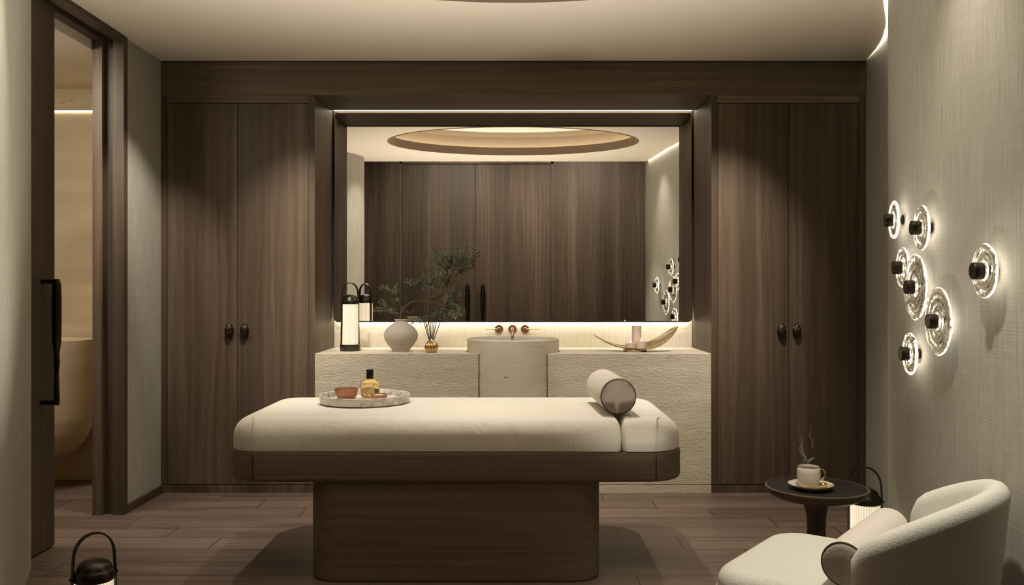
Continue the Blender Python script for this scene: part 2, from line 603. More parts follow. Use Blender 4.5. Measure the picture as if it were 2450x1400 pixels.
def tube(bm, pts, r, n=8, closed=False, caps=True):
    pts, T, N = frames(pts)
    rr = r if isinstance(r, (list, tuple)) else [r] * len(pts)
    rings = []
    for p, t, nn, q in zip(pts, T, N, rr):
        b = t.cross(nn)
        rings.append([p + nn * q * math.cos(2 * PI * i / n) + b * q * math.sin(2 * PI * i / n) for i in range(n)])
    if closed:
        rings.append(rings[0])
        loft(bm, rings, True, False, False)
        bmesh.ops.remove_doubles(bm, verts=bm.verts[:], dist=1e-6)
    else:
        loft(bm, rings, True, caps, caps)


def smoothpath(ctrl, per=8):
    """Catmull-Rom through the control points."""
    P = [np.array(c, float) for c in ctrl]
    P = [2 * P[0] - P[1]] + P + [2 * P[-1] - P[-2]]
    out = []
    for i in range(1, len(P) - 2):
        for k in range(per):
            t = k / per
            a, b, c, d = P[i - 1], P[i], P[i + 1], P[i + 2]
            out.append(0.5 * ((2 * b) + (c - a) * t + (2 * a - 5 * b + 4 * c - d) * t * t + (3 * b - a - 3 * c + d) * t ** 3))
    out.append(P[-2])
    return [tuple(p) for p in out]


def rrect(x0, x1, y0, y1, radii, seg=10):
    """Rounded rectangle, corners in order (x1,y0),(x1,y1),(x0,y1),(x0,y0)."""
    pts = []
    cs = [(x1, y0, -PI / 2, -1, 1), (x1, y1, 0, -1, -1), (x0, y1, PI / 2, 1, -1), (x0, y0, PI, 1, 1)]
    for (cx, cy, a0, sx, sy), r in zip(cs, radii):
        r = max(r, 1e-4)
        for k in range(seg + 1):
            a = a0 + PI / 2 * k / seg
            pts.append((cx + sx * r + r * math.cos(a), cy + sy * r + r * math.sin(a)))
    return pts


def slab(bm, x0, x1, y0, y1, z0, z1, radii, rt, rb, fl=1.0, fr=1.0, seg=8, crown=0.0):
    """Upholstered or timber slab with rounded plan corners and rolled top and bottom edges.
    fl, fr scale how far the roll eats in at the x0 and x1 ends."""
    levels = []
    for k in range(seg + 1):
        a = PI / 2 * k / seg
        levels.append((rb * (1 - math.sin(a)), z0 + rb * (1 - math.cos(a))))
    for k in range(seg + 1):
        a = PI / 2 * k / seg
        levels.append((rt * (1 - math.cos(a)), z1 - rt + rt * math.sin(a)))
    rings = []
    for i, z in levels:
        pts = rrect(x0 + i * fl, x1 - i * fr, y0 + i, y1 - i, [max(r - i, 0.01) for r in radii])
        rings.append([(x, y, z) for x, y in pts])
    last = rings[-1]
    cx, cy = (x0 + x1) / 2, (y0 + y1) / 2
    for s in (0.9, 0.75, 0.5, 0.25):
        rings.append([(cx + (x - cx) * s, cy + (y - cy) * s, z + crown * (1 - s * s)) for x, y, z in last])
    loft(bm, rings)


def ribbon(bm, pts, z0, z1, th, side=1, nz=1):
    """Wall sheet along a plan polyline, thickness th to the given side, metre UVs (arc length, z)."""
    uvl = bm.loops.layers.uv.verify()
    P = [Vector((x, y)) for x, y in pts]
    s = [0.0]
    for a, b in zip(P[:-1], P[1:]):
        s.append(s[-1] + (b - a).length)
    nr = []
    for i in range(len(P)):
        t = (P[min(i + 1, len(P) - 1)] - P[max(i - 1, 0)]).normalized()
        nr.append(Vector((-t.y, t.x)) * side)
    Q = [p + n * th for p, n in zip(P, nr)]

    def quad(a, b, c, d, uv):
        f = bm.faces.new((a, b, c, d))
        for l, u in zip(f.loops, uv):
            l[uvl].uv = u
    fa = [(bm.verts.new((p.x, p.y, z0)), bm.verts.new((p.x, p.y, z1))) for p in P]
    fb = [(bm.verts.new((p.x, p.y, z0)), bm.verts.new((p.x, p.y, z1))) for p in Q]
    n = len(P)
    for i in range(n - 1):
        u = [(s[i], z0), (s[i + 1], z0), (s[i + 1], z1), (s[i], z1)]
        quad(fa[i][0], fa[i + 1][0], fa[i + 1][1], fa[i][1], u)
        quad(fb[i][0], fb[i + 1][0], fb[i + 1][1], fb[i][1], u)
        quad(fa[i][0], fa[i + 1][0], fb[i + 1][0], fb[i][0], u)
        quad(fa[i][1], fa[i + 1][1], fb[i + 1][1], fb[i][1], u)
    for i in (0, n - 1):
        quad(fa[i][0], fb[i][0], fb[i][1], fa[i][1], [(s[i], z0), (s[i] + th, z0), (s[i] + th, z1), (s[i], z1)])
    return bm


def copy_tree(o, parent=None):
    c = o.copy()
    COL.objects.link(c)
    if parent is not None:
        c.parent = parent
    for ch in list(o.children):
        copy_tree(ch, c)
    return c


# ------------------------------------------------------------------ room shell
H = 2.70
# floor through the treatment room, the lobby in front of it and the bathroom
struct('floor', bx(-4.2, 4.2, -0.6, 6.3, -0.1, 0.0), M['floor'])

# right wall: one long S-curve in plan
RW_C = [(1.44, 1.9), (1.485, 2.20), (1.510, 2.45), (1.543, 2.78), (1.573, 3.15), (1.607, 3.45), (1.640, 3.685), (1.705, 3.96),
        (1.850, 4.345), (2.037, 4.76), (2.140, 5.10), (2.208, 5.52)]
RW = smoothpath(RW_C, 8)
RW_X = [p[0] for p in RW]
RW_Y = [p[1] for p in RW]


def wall_x(y):
    return float(np.interp(y, RW_Y, RW_X))


bm = bmesh.new()
ribbon(bm, [p for p in RW if p[1] >= 2.19], 0, 2.98, 0.06, -1)
struct('wall_right', bm, M['linen'], smooth=True)

# left wall beside the wardrobe
struct('wall_left', ribbon(bmesh.new(), [(-2.2, 5.0), (-2.2, 5.2), (-2.2, 5.52)], 0, 2.80, 0.16, 1), M['linen'])
# left wall near the camera: rounded pier
LW = smoothpath([(-2.2, 4.02), (-2.12, 3.84), (-2.00, 3.575), (-1.86, 3.28), (-1.745, 3.03), (-1.645, 2.80), (-1.605, 2.62), (-1.64, 2.42), (-1.76, 2.28), (-1.95, 2.22), (-2.4, 2.22), (-4.2, 2.22)], 8)
struct('wall_left_pier', ribbon(bmesh.new(), LW, 0, 2.98, 0.05, -1), M['linen'], smooth=True)
# baseboard
struct('baseboard_left', bx(-2.2, -2.186, 5.0005, 5.50, 0, 0.052), M['wood_y'], bevel=0.003)

# ceiling slab with the oval opening
OC, OA, OB = (0.0, 3.572), 1.19, 0.79


def ellipse(a, b, n=96):
    return [(OC[0] + a * math.cos(2 * PI * i / n), OC[1] + b * math.sin(2 * PI * i / n)) for i in range(n)]


def gap_at(y):
    return 0.022 if y < 4.9 else max(0.004, 0.022 * (5.55 - y) / 0.65)


edge = [(x - gap_at(y), y) for x, y in RW if 2.30 < y < 5.5]
ylow = 2.30
outer = [(wall_x(ylow) - 0.022, ylow)] + edge + [(2.20, 5.545), (-2.30, 5.545), (-2.30, 4.97), (-2.30, 4.0)]
lw_in = [p for p in LW if p[1] > ylow + 0.01 and p[0] > -1.9 or (p[1] > 3.2)]
lw_in = [(x - 0.02, y) for x, y in lw_in]
outer += lw_in[1:] + [(-1.74, ylow)]
bm = bmesh.new()


def add_loop(bm, pts, z):
    vs = [bm.verts.new((x, y, z)) for x, y in pts]
    es = [bm.edges.new((vs[i], vs[(i + 1) % len(vs)])) for i in range(len(vs))]
    return es


es = add_loop(bm, outer, H) + add_loop(bm, ellipse(OA + 0.01, OB + 0.01), H)
bmesh.ops.triangle_fill(bm, edges=es, use_beauty=True)
bm.normal_update()
ret = bmesh.ops.extrude_face_region(bm, geom=bm.faces[:])
bmesh.ops.translate(bm, verts=[v for v in ret['geom'] if isinstance(v, bmesh.types.BMVert)], vec=(0, 0, 0.06))
struct('ceiling', bm, M['plaster'])
# lip ring, recess wall and cap of the oval
bm = bmesh.new()


def ell3(a, b, z, n=96):
    return [(x, y, z) for x, y in ellipse(a, b, n)]


loft(bm, [ell3(OA, OB, H - 0.004), ell3(OA, OB, H + 0.075), ell3(OA + 0.02, OB + 0.02, H + 0.075), ell3(OA + 0.02, OB + 0.02, H - 0.004), ell3(OA, OB, H - 0.004)], True, False, False)
struct('trim_1', bm, M['bronze'], 'bronze lip around the oval ceiling recess', smooth=True)
bm = bmesh.new()
loft(bm, [ell3(OA + 0.11, OB + 0.11, H + 0.06), ell3(OA + 0.11, OB + 0.11, H + 0.20), ell3(OA + 0.06, OB + 0.06, H + 0.24)], True, False, False)
struct('wall_recess', bm, M['plaster_gold'], 'gold plaster wall of the oval ceiling recess', smooth=True)
bm = bmesh.new()
loft(bm, [ell3(OA + 0.07, OB + 0.07, H + 0.24), ell3(OA + 0.07, OB + 0.07, H + 0.26)], True, True, True)
struct('ceiling_recess', bm, M['plaster'], 'flat top of the oval ceiling recess')
bm = bmesh.new()
loft(bm, [ell3(OA + 0.050, OB + 0.050, H + 0.064), ell3(OA + 0.075, OB + 0.075, H + 0.064), ell3(OA + 0.075, OB + 0.075, H + 0.072), ell3(OA + 0.050, OB + 0.050, H + 0.072), ell3(OA + 0.050, OB + 0.050, H + 0.064)], True, False, False)
tag(obj('cove_light_strip', bm, M['led_cove']), 'warm light strip hidden behind the lip of the oval ceiling recess', 'light strip')

# light line in the slot along the curved wall
bm = bmesh.new()
pts = [p for p in RW if 2.30 <= p[1] <= 5.50]
a = [(x - 0.001, y, H + 0.012) for x, y in pts]
b = [(x - gap_at(y) + 0.001, y, H + 0.012) for x, y in pts]
loft(bm, [a, b], False, False, False)
tag(obj('slot_light_strip', bm, M['led_slot']), 'bright light line in the gap between ceiling and curved right wall', 'light strip')

# lobby in front of the treatment room, seen only in the mirror
struct('wall_rear', ribbon(bmesh.new(), [(-4.2, -0.41), (-1.62, -0.41)], 0, 3.4, 0.05, -1), M['wood_v'])
struct('wall_rear_panel', bx(0.57, 4.2, -0.46, -0.35, 0, 3.4), M['wood_v'], 'plain timber wall panel beside the double doors')
struct('wall_rear_left_panel', bx(-4.2, -1.60, -0.46, -0.352, 0, 3.4), M['wood_v'], 'plain timber wall panel on the hinge side of the double doors')
bm = bmesh.new()
box(bm, -1.5998, -1.565, -0.44, -0.345, 0, 3.09)
box(bm, 0.535, 0.5698, -0.44, -0.345, 0, 3.09)
box(bm, -1.5998, 0.5698, -0.44, -0.345, 3.06, 3.0919)
struct('trim_2', bm, M['wood_v'], 'timber frame of the double doors')
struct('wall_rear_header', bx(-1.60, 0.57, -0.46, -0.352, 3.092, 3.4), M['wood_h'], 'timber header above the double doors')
struct('ceiling_lobby', bx(-4.2, 4.2, -0.6, 2.24, 3.32, 3.4), M['plaster'])
struct('wall_lobby_left', bx(-4.2, -4.1, -0.5, 2.24, 0, 3.4), M['linen'])
struct('wall_lobby_right', bx(4.1, 4.2, -0.5, 2.4, 0, 3.4), M['linen'])
struct('wall_lobby_front', bx(1.60, 4.1, 2.24, 2.30, 0, 3.4), M['linen'])


def pull_handle(parent, name, length, mirror=1, scale=1.0, out=-1, axis='x'):
    """Cast pull: two stand-offs, a thick upper bar, a twist and a slimmer lower bar."""
    prof = [(0.0, 0.013, 0.010, 0), (0.05, 0.014, 0.012, 0), (0.10, 0.013, 0.011, 5), (0.22, 0.011, 0.013, 12), (0.29, 0.011, 0.020, 40), (0.335, 0.012, 0.022, 60), (0.38, 0.012, 0.018, 40),
            (0.43, 0.014, 0.017, 10), (0.50, 0.020, 0.020, 0), (0.62, 0.022, 0.020, 0), (0.85, 0.022, 0.020, 0), (0.95, 0.020, 0.018, 0), (1.0, 0.012, 0.012, 0)]
    bm = bmesh.new()
    rings = []
    for f, a, b, rot in prof:
        z = f * length
        r = math.radians(rot) * mirror
        lean = 0.018 * (max(0, f - 0.9) * 10) ** 1.0
        ring = []
        for k in range(8):
            t = 2 * PI * (k + 0.5) / 8
            p = Vector((a * math.cos(t), b * math.sin(t)))
            c, s = math.cos(r), math.sin(r)
            ring.append(((p.x * c - p.y * s) * scale - out * lean * 0, (p.x * s + p.y * c) * scale, z))
        rings.append(ring)
    loft(bm, rings)
    bar = obj(name, bm, M['black_bronze'], parent, smooth=True, angle=35)
    return bar


# sliding bathroom door in its pocket frame
d1 = struct('door_1', bx(-2.300, -2.262, 3.40, 4.345, 0.008, 2.672), M['wood_v'], 'dark timber sliding door, half open', bevel=0.002)
hd = pull_handle(d1, 'door_handle', 0.605)
hd.location = (-2.190, 4.225, 0.714)
bm = bmesh.new()
box(bm, -2.262, -2.182, 4.212, 4.238, 0.716, 0.736)
st1 = obj('handle_mount', bm, M['black_bronze'], d1, bevel=0.004)
bm = bmesh.new()
box(bm, -2.262, -2.182, 4.212, 4.238, 1.296, 1.316)
obj('handle_mount', bm, M['black_bronze'], d1, bevel=0.004)
# frame: two jambs with the slot between them, and the head
bm = bmesh.new()
box(bm, -2.252, -2.188, 4.95, 5.00, 0, H)
struct('trim_3', bm, M['wood_v'], 'room-side jamb of the sliding door frame', bevel=0.002)
struct('trim_4', bx(-2.366, -2.310, 4.95, 5.00, 0, H), M['wood_v'], 'bathroom-side jamb of the sliding door frame', bevel=0.002)
struct('trim_5', bx(-2.310, -2.252, 4.985, 5.00, 0, H), M['wood_v'], 'back of the door pocket')
struct('trim_6', bx(-2.252, -2.188, 4.02, 4.95, H - 0.028, H), M['wood_y'], 'room-side head of the sliding door frame')
struct('trim_7', bx(-2.366, -2.310, 3.40, 4.95, H - 0.028, H), M['wood_y'], 'bathroom-side head of the sliding door frame')
struct('trim_8', bx(-2.310, -2.252, 3.40, 4.95, H - 0.012, H + 0.01), M['gap'], 'track of the sliding door')

# bathroom beyond the door
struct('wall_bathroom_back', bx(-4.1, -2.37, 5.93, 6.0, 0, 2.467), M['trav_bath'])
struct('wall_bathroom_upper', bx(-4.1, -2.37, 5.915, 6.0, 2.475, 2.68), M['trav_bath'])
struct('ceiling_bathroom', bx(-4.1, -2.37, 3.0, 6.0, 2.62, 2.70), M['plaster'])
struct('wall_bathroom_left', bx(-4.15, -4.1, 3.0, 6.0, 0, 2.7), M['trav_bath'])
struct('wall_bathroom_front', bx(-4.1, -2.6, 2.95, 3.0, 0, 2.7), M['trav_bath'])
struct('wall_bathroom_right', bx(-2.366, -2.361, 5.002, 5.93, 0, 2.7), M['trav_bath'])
tag(obj('bathroom_light_strip', bx(-4.1, -2.366, 5.922, 5.93, 2.468, 2.474), M['led_bath']), 'thin light line across the bathroom travertine wall', 'light strip')
van = thing('bathroom_vanity', 'travertine bathroom vanity with a round-bottomed bowl, seen past the sliding door', 'vanity', (-3.00, 5.62, 0))
bm = bmesh.new()
prof = [(0.0, 0.20), (0.10, 0.205), (0.18, 0.23), (0.24, 0.29), (0.28, 0.37), (0.298, 0.48), (0.30, 0.95), (0.285, 0.952), (0.275, 0.935), (0.0, 0.93)]
lathe(bm, prof, 56)
obj('bowl', bm, M['trav_bath'], van, smooth=True, angle=50)
bm = bx(-0.80, 0.63, 0.25, 0.305, 0.0, 0.872)
obj('counter', bm, M['trav_bath'], van, bevel=0.004)

# ------------------------------------------------------------------ fitted timber wall
struct('wall_back', bx(-4.1, 2.4, 6.10, 6.2, 0, 2.9), M['plaster'])
fas = bmesh.new()
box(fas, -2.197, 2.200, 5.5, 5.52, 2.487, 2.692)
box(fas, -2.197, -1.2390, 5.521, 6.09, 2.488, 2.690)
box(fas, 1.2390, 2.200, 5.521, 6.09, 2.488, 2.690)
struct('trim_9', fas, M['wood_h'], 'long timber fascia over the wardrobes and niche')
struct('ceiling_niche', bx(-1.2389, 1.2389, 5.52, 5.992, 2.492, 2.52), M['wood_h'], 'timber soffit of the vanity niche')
struct('trim_10', bx(-2.197, 2.200, 5.51, 5.54, 2.692, 2.72), M['gap'], 'dark shadow gap over the fascia')
niche = ribbon(bmesh.new(), [(1.236, 6.085), (-1.236, 6.085)], 0.8714, 2.6, 0.01, -1)
struct('wall_niche', niche, M['linen_pale'], 'pale linen back wall of the vanity niche')


def wardrobe(sign, label):
    t = thing('fitted_wardrobe', label, 'wardrobe', (0, 0, 0))
    if sign < 0:
        xs = (-2.197, -1.239)
        doors = ((-2.160, -1.7235), (-1.7205, -1.280))
        knobs = (-1.766, -1.672)
    else:
        xs = (1.239, 2.200)
        doors = ((1.280, 1.7205), (1.7235, 2.160))
        knobs = (1.672, 1.766)
    bm = bmesh.new()
    # carcass: sides, stiles, head rail, back
    box(bm, xs[0], doors[0][0] - 0.002, 5.5, 6.09, 0.052, 2.487)
    box(bm, doors[1][1] + 0.002, xs[1], 5.5, 6.09, 0.052, 2.487)
    obj('carcass', bm, M['wood_v'], t, bevel=0.0015)
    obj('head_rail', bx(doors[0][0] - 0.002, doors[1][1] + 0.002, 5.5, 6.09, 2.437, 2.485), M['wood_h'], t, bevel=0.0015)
    obj('back_panel', bx(doors[0][0], doors[1][1], 5.56, 5.58, 0.052, 2.436), M['gap'], t)
    obj('plinth', bx(xs[0], xs[1], 5.503, 6.09, 0.0, 0.049), M['wood_v'], t)
    for (a, b), kx in zip(doors, knobs):
        d = obj('door', bx(a, b, 5.502, 5.526, 0.054, 2.434), M['wood_v'], t, bevel=0.0015)
        kb = bmesh.new()
        bmesh.ops.create_icosphere(kb, subdivisions=4, radius=1.0)
        ofs = Vector((kx * 9, sign * 3.1, 1.7))
        for v in kb.verts:
            p = v.co.copy()
            w = 1.0 - 0.28 * max(0, -p.z) ** 1.5
            k = 1 + 0.22 * mnoise.noise(p * 2.2 + ofs) + 0.20 * mnoise.noise(p * 5.0 + ofs) + 0.10 * mnoise.noise(p * 11.0 + ofs)
            v.co = Vector((p.x * 0.025 * w * k, p.y * 0.024 * k, p.z * 0.047 * (1 + 0.05 * mnoise.noise(p * 3 + ofs))))
        kn = obj('knob', kb, M['knob'], d, smooth=True, angle=180)
        kn.location = (kx, 5.480, 1.013)
    return t


wardrobe(-1, 'tall dark timber wardrobe beside the linen wall and sliding door')
wardrobe(1, 'tall dark timber wardrobe beside the curved wall, behind the side table')

# mirror with its light slot
mt = thing('wall_mirror', 'large wall mirror with thin black frame above the stone counter', 'mirror', (0, 6.035, 1.05))
pts = rrect(-1.222, 1.222, 0.006, 1.436, (0.026, 0.026, 0.026, 0.026), 8)
bm = bmesh.new()
vs0 = [bm.verts.new((x, 0.0, z)) for x, z in pts]
vs1 = [bm.verts.new((x, 0.012, z)) for x, z in pts]
bm.faces.new(vs0)
bm.faces.new(vs1[::-1])
for i in range(len(pts)):
    j = (i + 1) % len(pts)
    bm.faces.new((vs0[i], vs0[j], vs1[j], vs1[i]))
obj('mirror_glass', bm, M['mirror'], mt)
bm = bmesh.new()
pin = pts
pout = rrect(-1.230, 1.230, -0.002, 1.444, (0.034, 0.034, 0.034, 0.034), 8)
loft(bm, [[(x, -0.004, z) for x, z in pin], [(x, -0.004, z) for x, z in pout], [(x, 0.016, z) for x, z in pout], [(x, 0.016, z) for x, z in pin], [(x, -0.004, z) for x, z in pin]], True, False, False)
obj('mirror_frame', bm, M['black_matte'], mt, smooth=True)
obj('backing', bx(-1.17, 1.17, 0.017, 0.044, 0.05, 1.40), M['gap'], mt)
tag(obj('niche_light_strip', bx(-1.225, 1.225, 5.993, 6.028, 2.496, 2.502), M['led']), 'bright light line along the top edge of the wall mirror', 'light strip')
tag(obj('counter_light_strip', bx(-1.21, 1.21, 6.054, 6.076, 1.062, 1.072), M['led_low']), 'hidden light strip washing the linen below the wall mirror', 'light strip')

# ------------------------------------------------------------------ stone counter and basin
SR, SY = 0.298, 5.714


def block(sign):
    pts = []
    x_end = 1.2385 * sign
    y0, y1 = 5.5, 6.083
    r = SR + 0.006
    pts.append((x_end, y0))
    xi = 0.203 * sign
    # concave cut that receives the round basin
    a0 = math.atan2(y0 - SY, math.sqrt(r * r - (y0 - SY) ** 2))
    a1 = PI / 2 * 0.98
    pts.append((sign * r * math.cos(a0), y0))
    for k in range(1, 22):
        a = a0 + (a1 - a0) * k / 21
        pts.append((sign * r * math.cos(a), SY + r * math.sin(a)))
    pts.append((sign * 0.004, SY + r))
    pts.append((sign * 0.004, y1))
    pts.append((x_end, y1))
    return pts


cnt = thing('stone_counter', 'long pale travertine counter under the wall mirror, cut around the basin', 'counter', (0, 0, 0))
for s in (-1, 1):
    bm = bmesh.new()
    prism(bm, block(s), 0.053, 0.871)
    bm.normal_update()
    o = obj('counter_block', bm, [M['trav_rough'], M['trav']], cnt, bevel=0.0025)
    for p in o.data.polygons:
        if abs(p.normal.z) > 0.5:
            p.material_index = 1
    bm = bmesh.new()
    prism(bm, block(s), 0.0, 0.050)
    obj('plinth', bm, M['trav_rough'], cnt)
    c0 = math.sqrt((SR + 0.006) ** 2 - (5.5 - SY) ** 2)
    xs = sorted((s * (c0 - 0.0045), s * (c0 - 0.001)))
    g = obj('brass_inlay', bx(xs[0], xs[1], 5.4975, 5.512, 0.0, 0.869), M['copper'], cnt)
    g['label'] = 'thin copper line beside the basin'
bs = thing('pedestal_basin', 'round travertine pedestal basin in the middle of the stone counter', 'basin', (0, SY, 0))
obj('pedestal', lathe_m([(0.0, 0.0), (SR, 0.0), (SR, 0.950), (SR - 0.006, 0.956), (SR - 0.020, 0.956), (SR - 0.022, 0.950), (SR - 0.024, 0.88), (SR - 0.05, 0.835), (0.0, 0.83)], 96), M['trav'], bs, smooth=True)
obj('bowl_lining', lathe_m([(SR - 0.0225, 0.950), (SR - 0.026, 0.885), (SR - 0.055, 0.842), (0.02, 0.836), (0.0, 0.836), (0.0, 0.834), (SR - 0.052, 0.839), (SR - 0.0235, 0.884), (SR - 0.022, 0.950), (SR - 0.0225, 0.950)], 96), M['basin_white'], bs, smooth=True)

# wall taps
tp = thing('wall_tap', 'brushed copper wall tap with spout and two levers above the basin', 'tap', (-0.004, 6.085, 1.000))


def ydisc(bm, x, z, y0, y1, r, n=40):
    loft(bm, [[(x + r * q * math.cos(2 * PI * i / n), y, z + r * q * math.sin(2 * PI * i / n)) for i in range(n)] for y, q in ((y0, 1), (y1 + 0.003, 1), (y1, 0.93))])


for x in (-0.093, 0.0, 0.087):
    bm = bmesh.new()
    ydisc(bm, x, 0.0, -0.0005, -0.014, 0.029)
    obj('rosette', bm, M['copper'], tp, smooth=True)
for sx, x in ((-1, -0.093), (1, 0.087)):
    bm = bmesh.new()
    tube(bm, [(x, -0.014, 0), (x, -0.036, 0), (x, -0.040, 0), (x, -0.045, 0)], [0.012, 0.012, 0.012, 0.010], 20)
    lv = obj('lever_hub', bm, M['copper'], tp, smooth=True)
    bm = bmesh.new()
    tube(bm, [(x + sx * 0.008, -0.036, 0), (x + sx * 0.05, -0.036, 0), (x + sx * 0.094, -0.036, 0)], 0.0032, 12)
    obj('lever', bm, M['copper'], lv, smooth=True)
bm = bmesh.new()
tube(bm, smoothpath([(0, -0.014, 0.0), (0, -0.08, 0.004), (0, -0.14, 0.002), (0, -0.185, -0.012), (0, -0.20, -0.036), (0, -0.202, -0.052)], 6), 0.0105, 20)
obj('spout', bm, M['copper'], tp, smooth=True)

# ------------------------------------------------------------------ massage bed
bed = thing('massage_bed', 'massage bed with cream cushion on a dark oak plinth', 'massage bed', (-0.252, 4.22, 0))
BX0, BX1, BY0, BY1 = -0.998, 0.998, -0.436, 0.446
bm = bmesh.new()
slab(bm, BX0, BX1, BY0, BY1, 0.437, 0.564, (0.165,) * 4, 0.004, 0.018)
obj('platform', bm, M['wood_bed'], bed, smooth=True, angle=50)
bm = bmesh.new()
slab(bm, -0.640, 0.636, -0.412, 0.40, 0.0, 0.4368, (0.13,) * 4, 0.003, 0.010)
obj('pedestal', bm, M['wood_bed'], bed, smooth=True, angle=50)
seamx = 0.722
bm = bmesh.new()
slab(bm, BX0 + 0.004, seamx - 0.001, BY0 + 0.005, BY1 - 0.005, 0.5635, 0.708, (0.03, 0.03, 0.16, 0.16), 0.088, 0.012, 1.0, 0.32, 10, 0.006)
obj('cushion', bm, M['fabric_bed'], bed, smooth=True, angle=80)
bm = bmesh.new()
slab(bm, seamx + 0.001, BX1 - 0.004, BY0 + 0.005, BY1 - 0.005, 0.5635, 0.706, (0.16, 0.16, 0.03, 0.03), 0.088, 0.012, 0.32, 1.0, 10, 0.003)
obj('head_cushion', bm, M['fabric_bed'], bed, smooth=True, angle=80)


def corner_seam(sign):
    """End-panel seam: up the front face, over the roll and across the top corner to the end."""
    x0 = sign * 0.868
    pts = [(x0, BY0 + 0.0035, 0.575), (x0, BY0 + 0.0035, 0.60), (x0, BY0 + 0.0035, 0.621)]
    for k in range(1, 8):
        a = PI / 2 * k / 9
        pts.append((x0 + sign * 0.012 * (k / 7) ** 2, BY0 + 0.005 + 0.089 * (1 - math.cos(a)) - 0.001, 0.62 + 0.0885 * math.sin(a)))
    e = pts[-1]
    for k in range(1, 7):
        t = k / 6
        pts.append((e[0] + sign * 0.060 * t ** 1.5, e[1] + 0.075 * t, e[2] + 0.002 * math.sin(PI * t) - 0.018 * t * t))
    bm = bmesh.new()
    tube(bm, pts, 0.0030, 6)
    obj('seam_piping', bm, M['seam'], bed, smooth=True)


corner_seam(-1)
corner_seam(1)
for sx in (-0.868, 0.868):
    obj('veneer_joint', bx(sx - 0.0012, sx + 0.0012, BY0 - 0.0006, BY0 + 0.002, 0.452, 0.556), M['gap'], bed)


def bolster(label, loc, rot, r, L, group):
    """Cylinder cushion lying along local y, dark cap at the -y end."""
    t = thing('bolster_cushion', label, 'cushion', loc, rot, group)
    n = 64
    bm = bmesh.new()
    prof = [(-L / 2, 0.86), (-L / 2, 0.97), (-L / 2 + 0.008, 1.0), (0, 1.012), (L / 2 - 0.008, 1.0), (L / 2, 0.97), (L / 2 + 0.004, 0.86)]
    loft(bm, [[(r * q * math.cos(2 * PI * i / n), y, r * q * math.sin(2 * PI * i / n)) for i in range(n)] for y, q in prof])
    obj('cover', bm, M['boucle_fine'], t, smooth=True, angle=180)
    bm = bmesh.new()
    loft(bm, [[(r * q * math.cos(2 * PI * i / n), y, r * q * math.sin(2 * PI * i / n)) for i in range(n)] for y, q in ((-L / 2 + 0.001, 0.955), (-L / 2 - 0.004, 0.95), (-L / 2 - 0.009, 0.7), (-L / 2 - 0.011, 0.3))])
    c = obj('end_cap', bm, M['boucle_dark'], t, smooth=True, angle=180)
    c['label'] = 'taupe woven end cap'
    bm = bmesh.new()
    tube(bm, [(r * 0.965 * math.cos(2 * PI * i / n), -L / 2 - 0.002, r * 0.965 * math.sin(2 * PI * i / n)) for i in range(n)], 0.0028, 8, closed=True)
    obj('piping', bm, M['piping'], t, smooth=True)
    return t


bolster('cream bolster with taupe end cap lying across the massage bed', (0.455, 4.135, 0.7935), math.radians(2.8), 0.080, 0.47, 'bolsters with taupe end caps')

# ------------------------------------------------------------------ tray and its contents
TX, TY, TZ = -0.728, 4.325, 0.7155
tr = obj('serving_tray', lathe_m([(0, 0.0), (0.208, 0.0), (0.217, 0.004), (0.221, 0.038), (0.219, 0.041), (0.211, 0.041), (0.208, 0.038), (0.205, 0.013), (0.20, 0.011), (0, 0.011)], 96), M['marble'], smooth=True, loc=(TX, TY, TZ))
tag(tr, 'round veined marble tray on the massage bed', 'tray')
bt = thing('oil_bottle', 'amber oil bottle with black cap on the marble tray', 'bottle', (TX + 0.017, TY + 0.05, TZ + 0.0112))
bp = [(0.0, 0.0), (0.030, 0.0), (0.036, 0.003), (0.044, 0.018), (0.0475, 0.04), (0.0475, 0.062), (0.043, 0.08), (0.032, 0.092), (0.016, 0.096), (0.013, 0.100), (0.0, 0.100)]
obj('bottle_body', lathe_m(bp, 48), M['amber'], bt, smooth=True, angle=60)
obj('cap', lathe_m([(0, 0.0985), (0.0172, 0.0985), (0.0175, 0.100), (0.0175, 0.144), (0.0165, 0.1455), (0, 0.1455)], 40), M['black'], bt, smooth=True)


def bowl(label, loc, r, h, kind):
    t = thing('hammered_bowl', label, 'bowl', loc, 0, 'hammered copper bowls')
    prof = [(0, 0), (r * 0.60, 0), (r * 0.72, h * 0.12), (r * 0.88, h * 0.55), (r, h), (r * 0.95, h), (r * 0.82, h * 0.55), (r * 0.6, h * 0.2), (0, h * 0.16)]
    nb = 60
    bm = lathe_m(prof, nb, mod=lambda a, z: 1 + 0.018 * math.sin(14 * a + 300 * z) * math.sin(z * 240))
    obj('bowl_body', bm, M['hammered'], t, smooth=True, angle=60)
    if kind:
        obj('cream', lathe_m([(0, h * 0.90), (r * 0.5, h * 0.9), (r * 0.88, h * 0.80), (r * 0.83, h * 0.70), (0, h * 0.68)], 40), M['cream'], t, smooth=True)
    return t


bowl('larger hammered copper bowl on the marble tray, farther from the bolster', (TX - 0.092, TY + 0.005, TZ + 0.0112), 0.060, 0.055, 0)
bowl('small shallow hammered copper bowl in front of the oil bottle', (TX + 0.077, TY - 0.055, TZ + 0.0112), 0.044, 0.034, 1)

# ------------------------------------------------------------------ lanterns


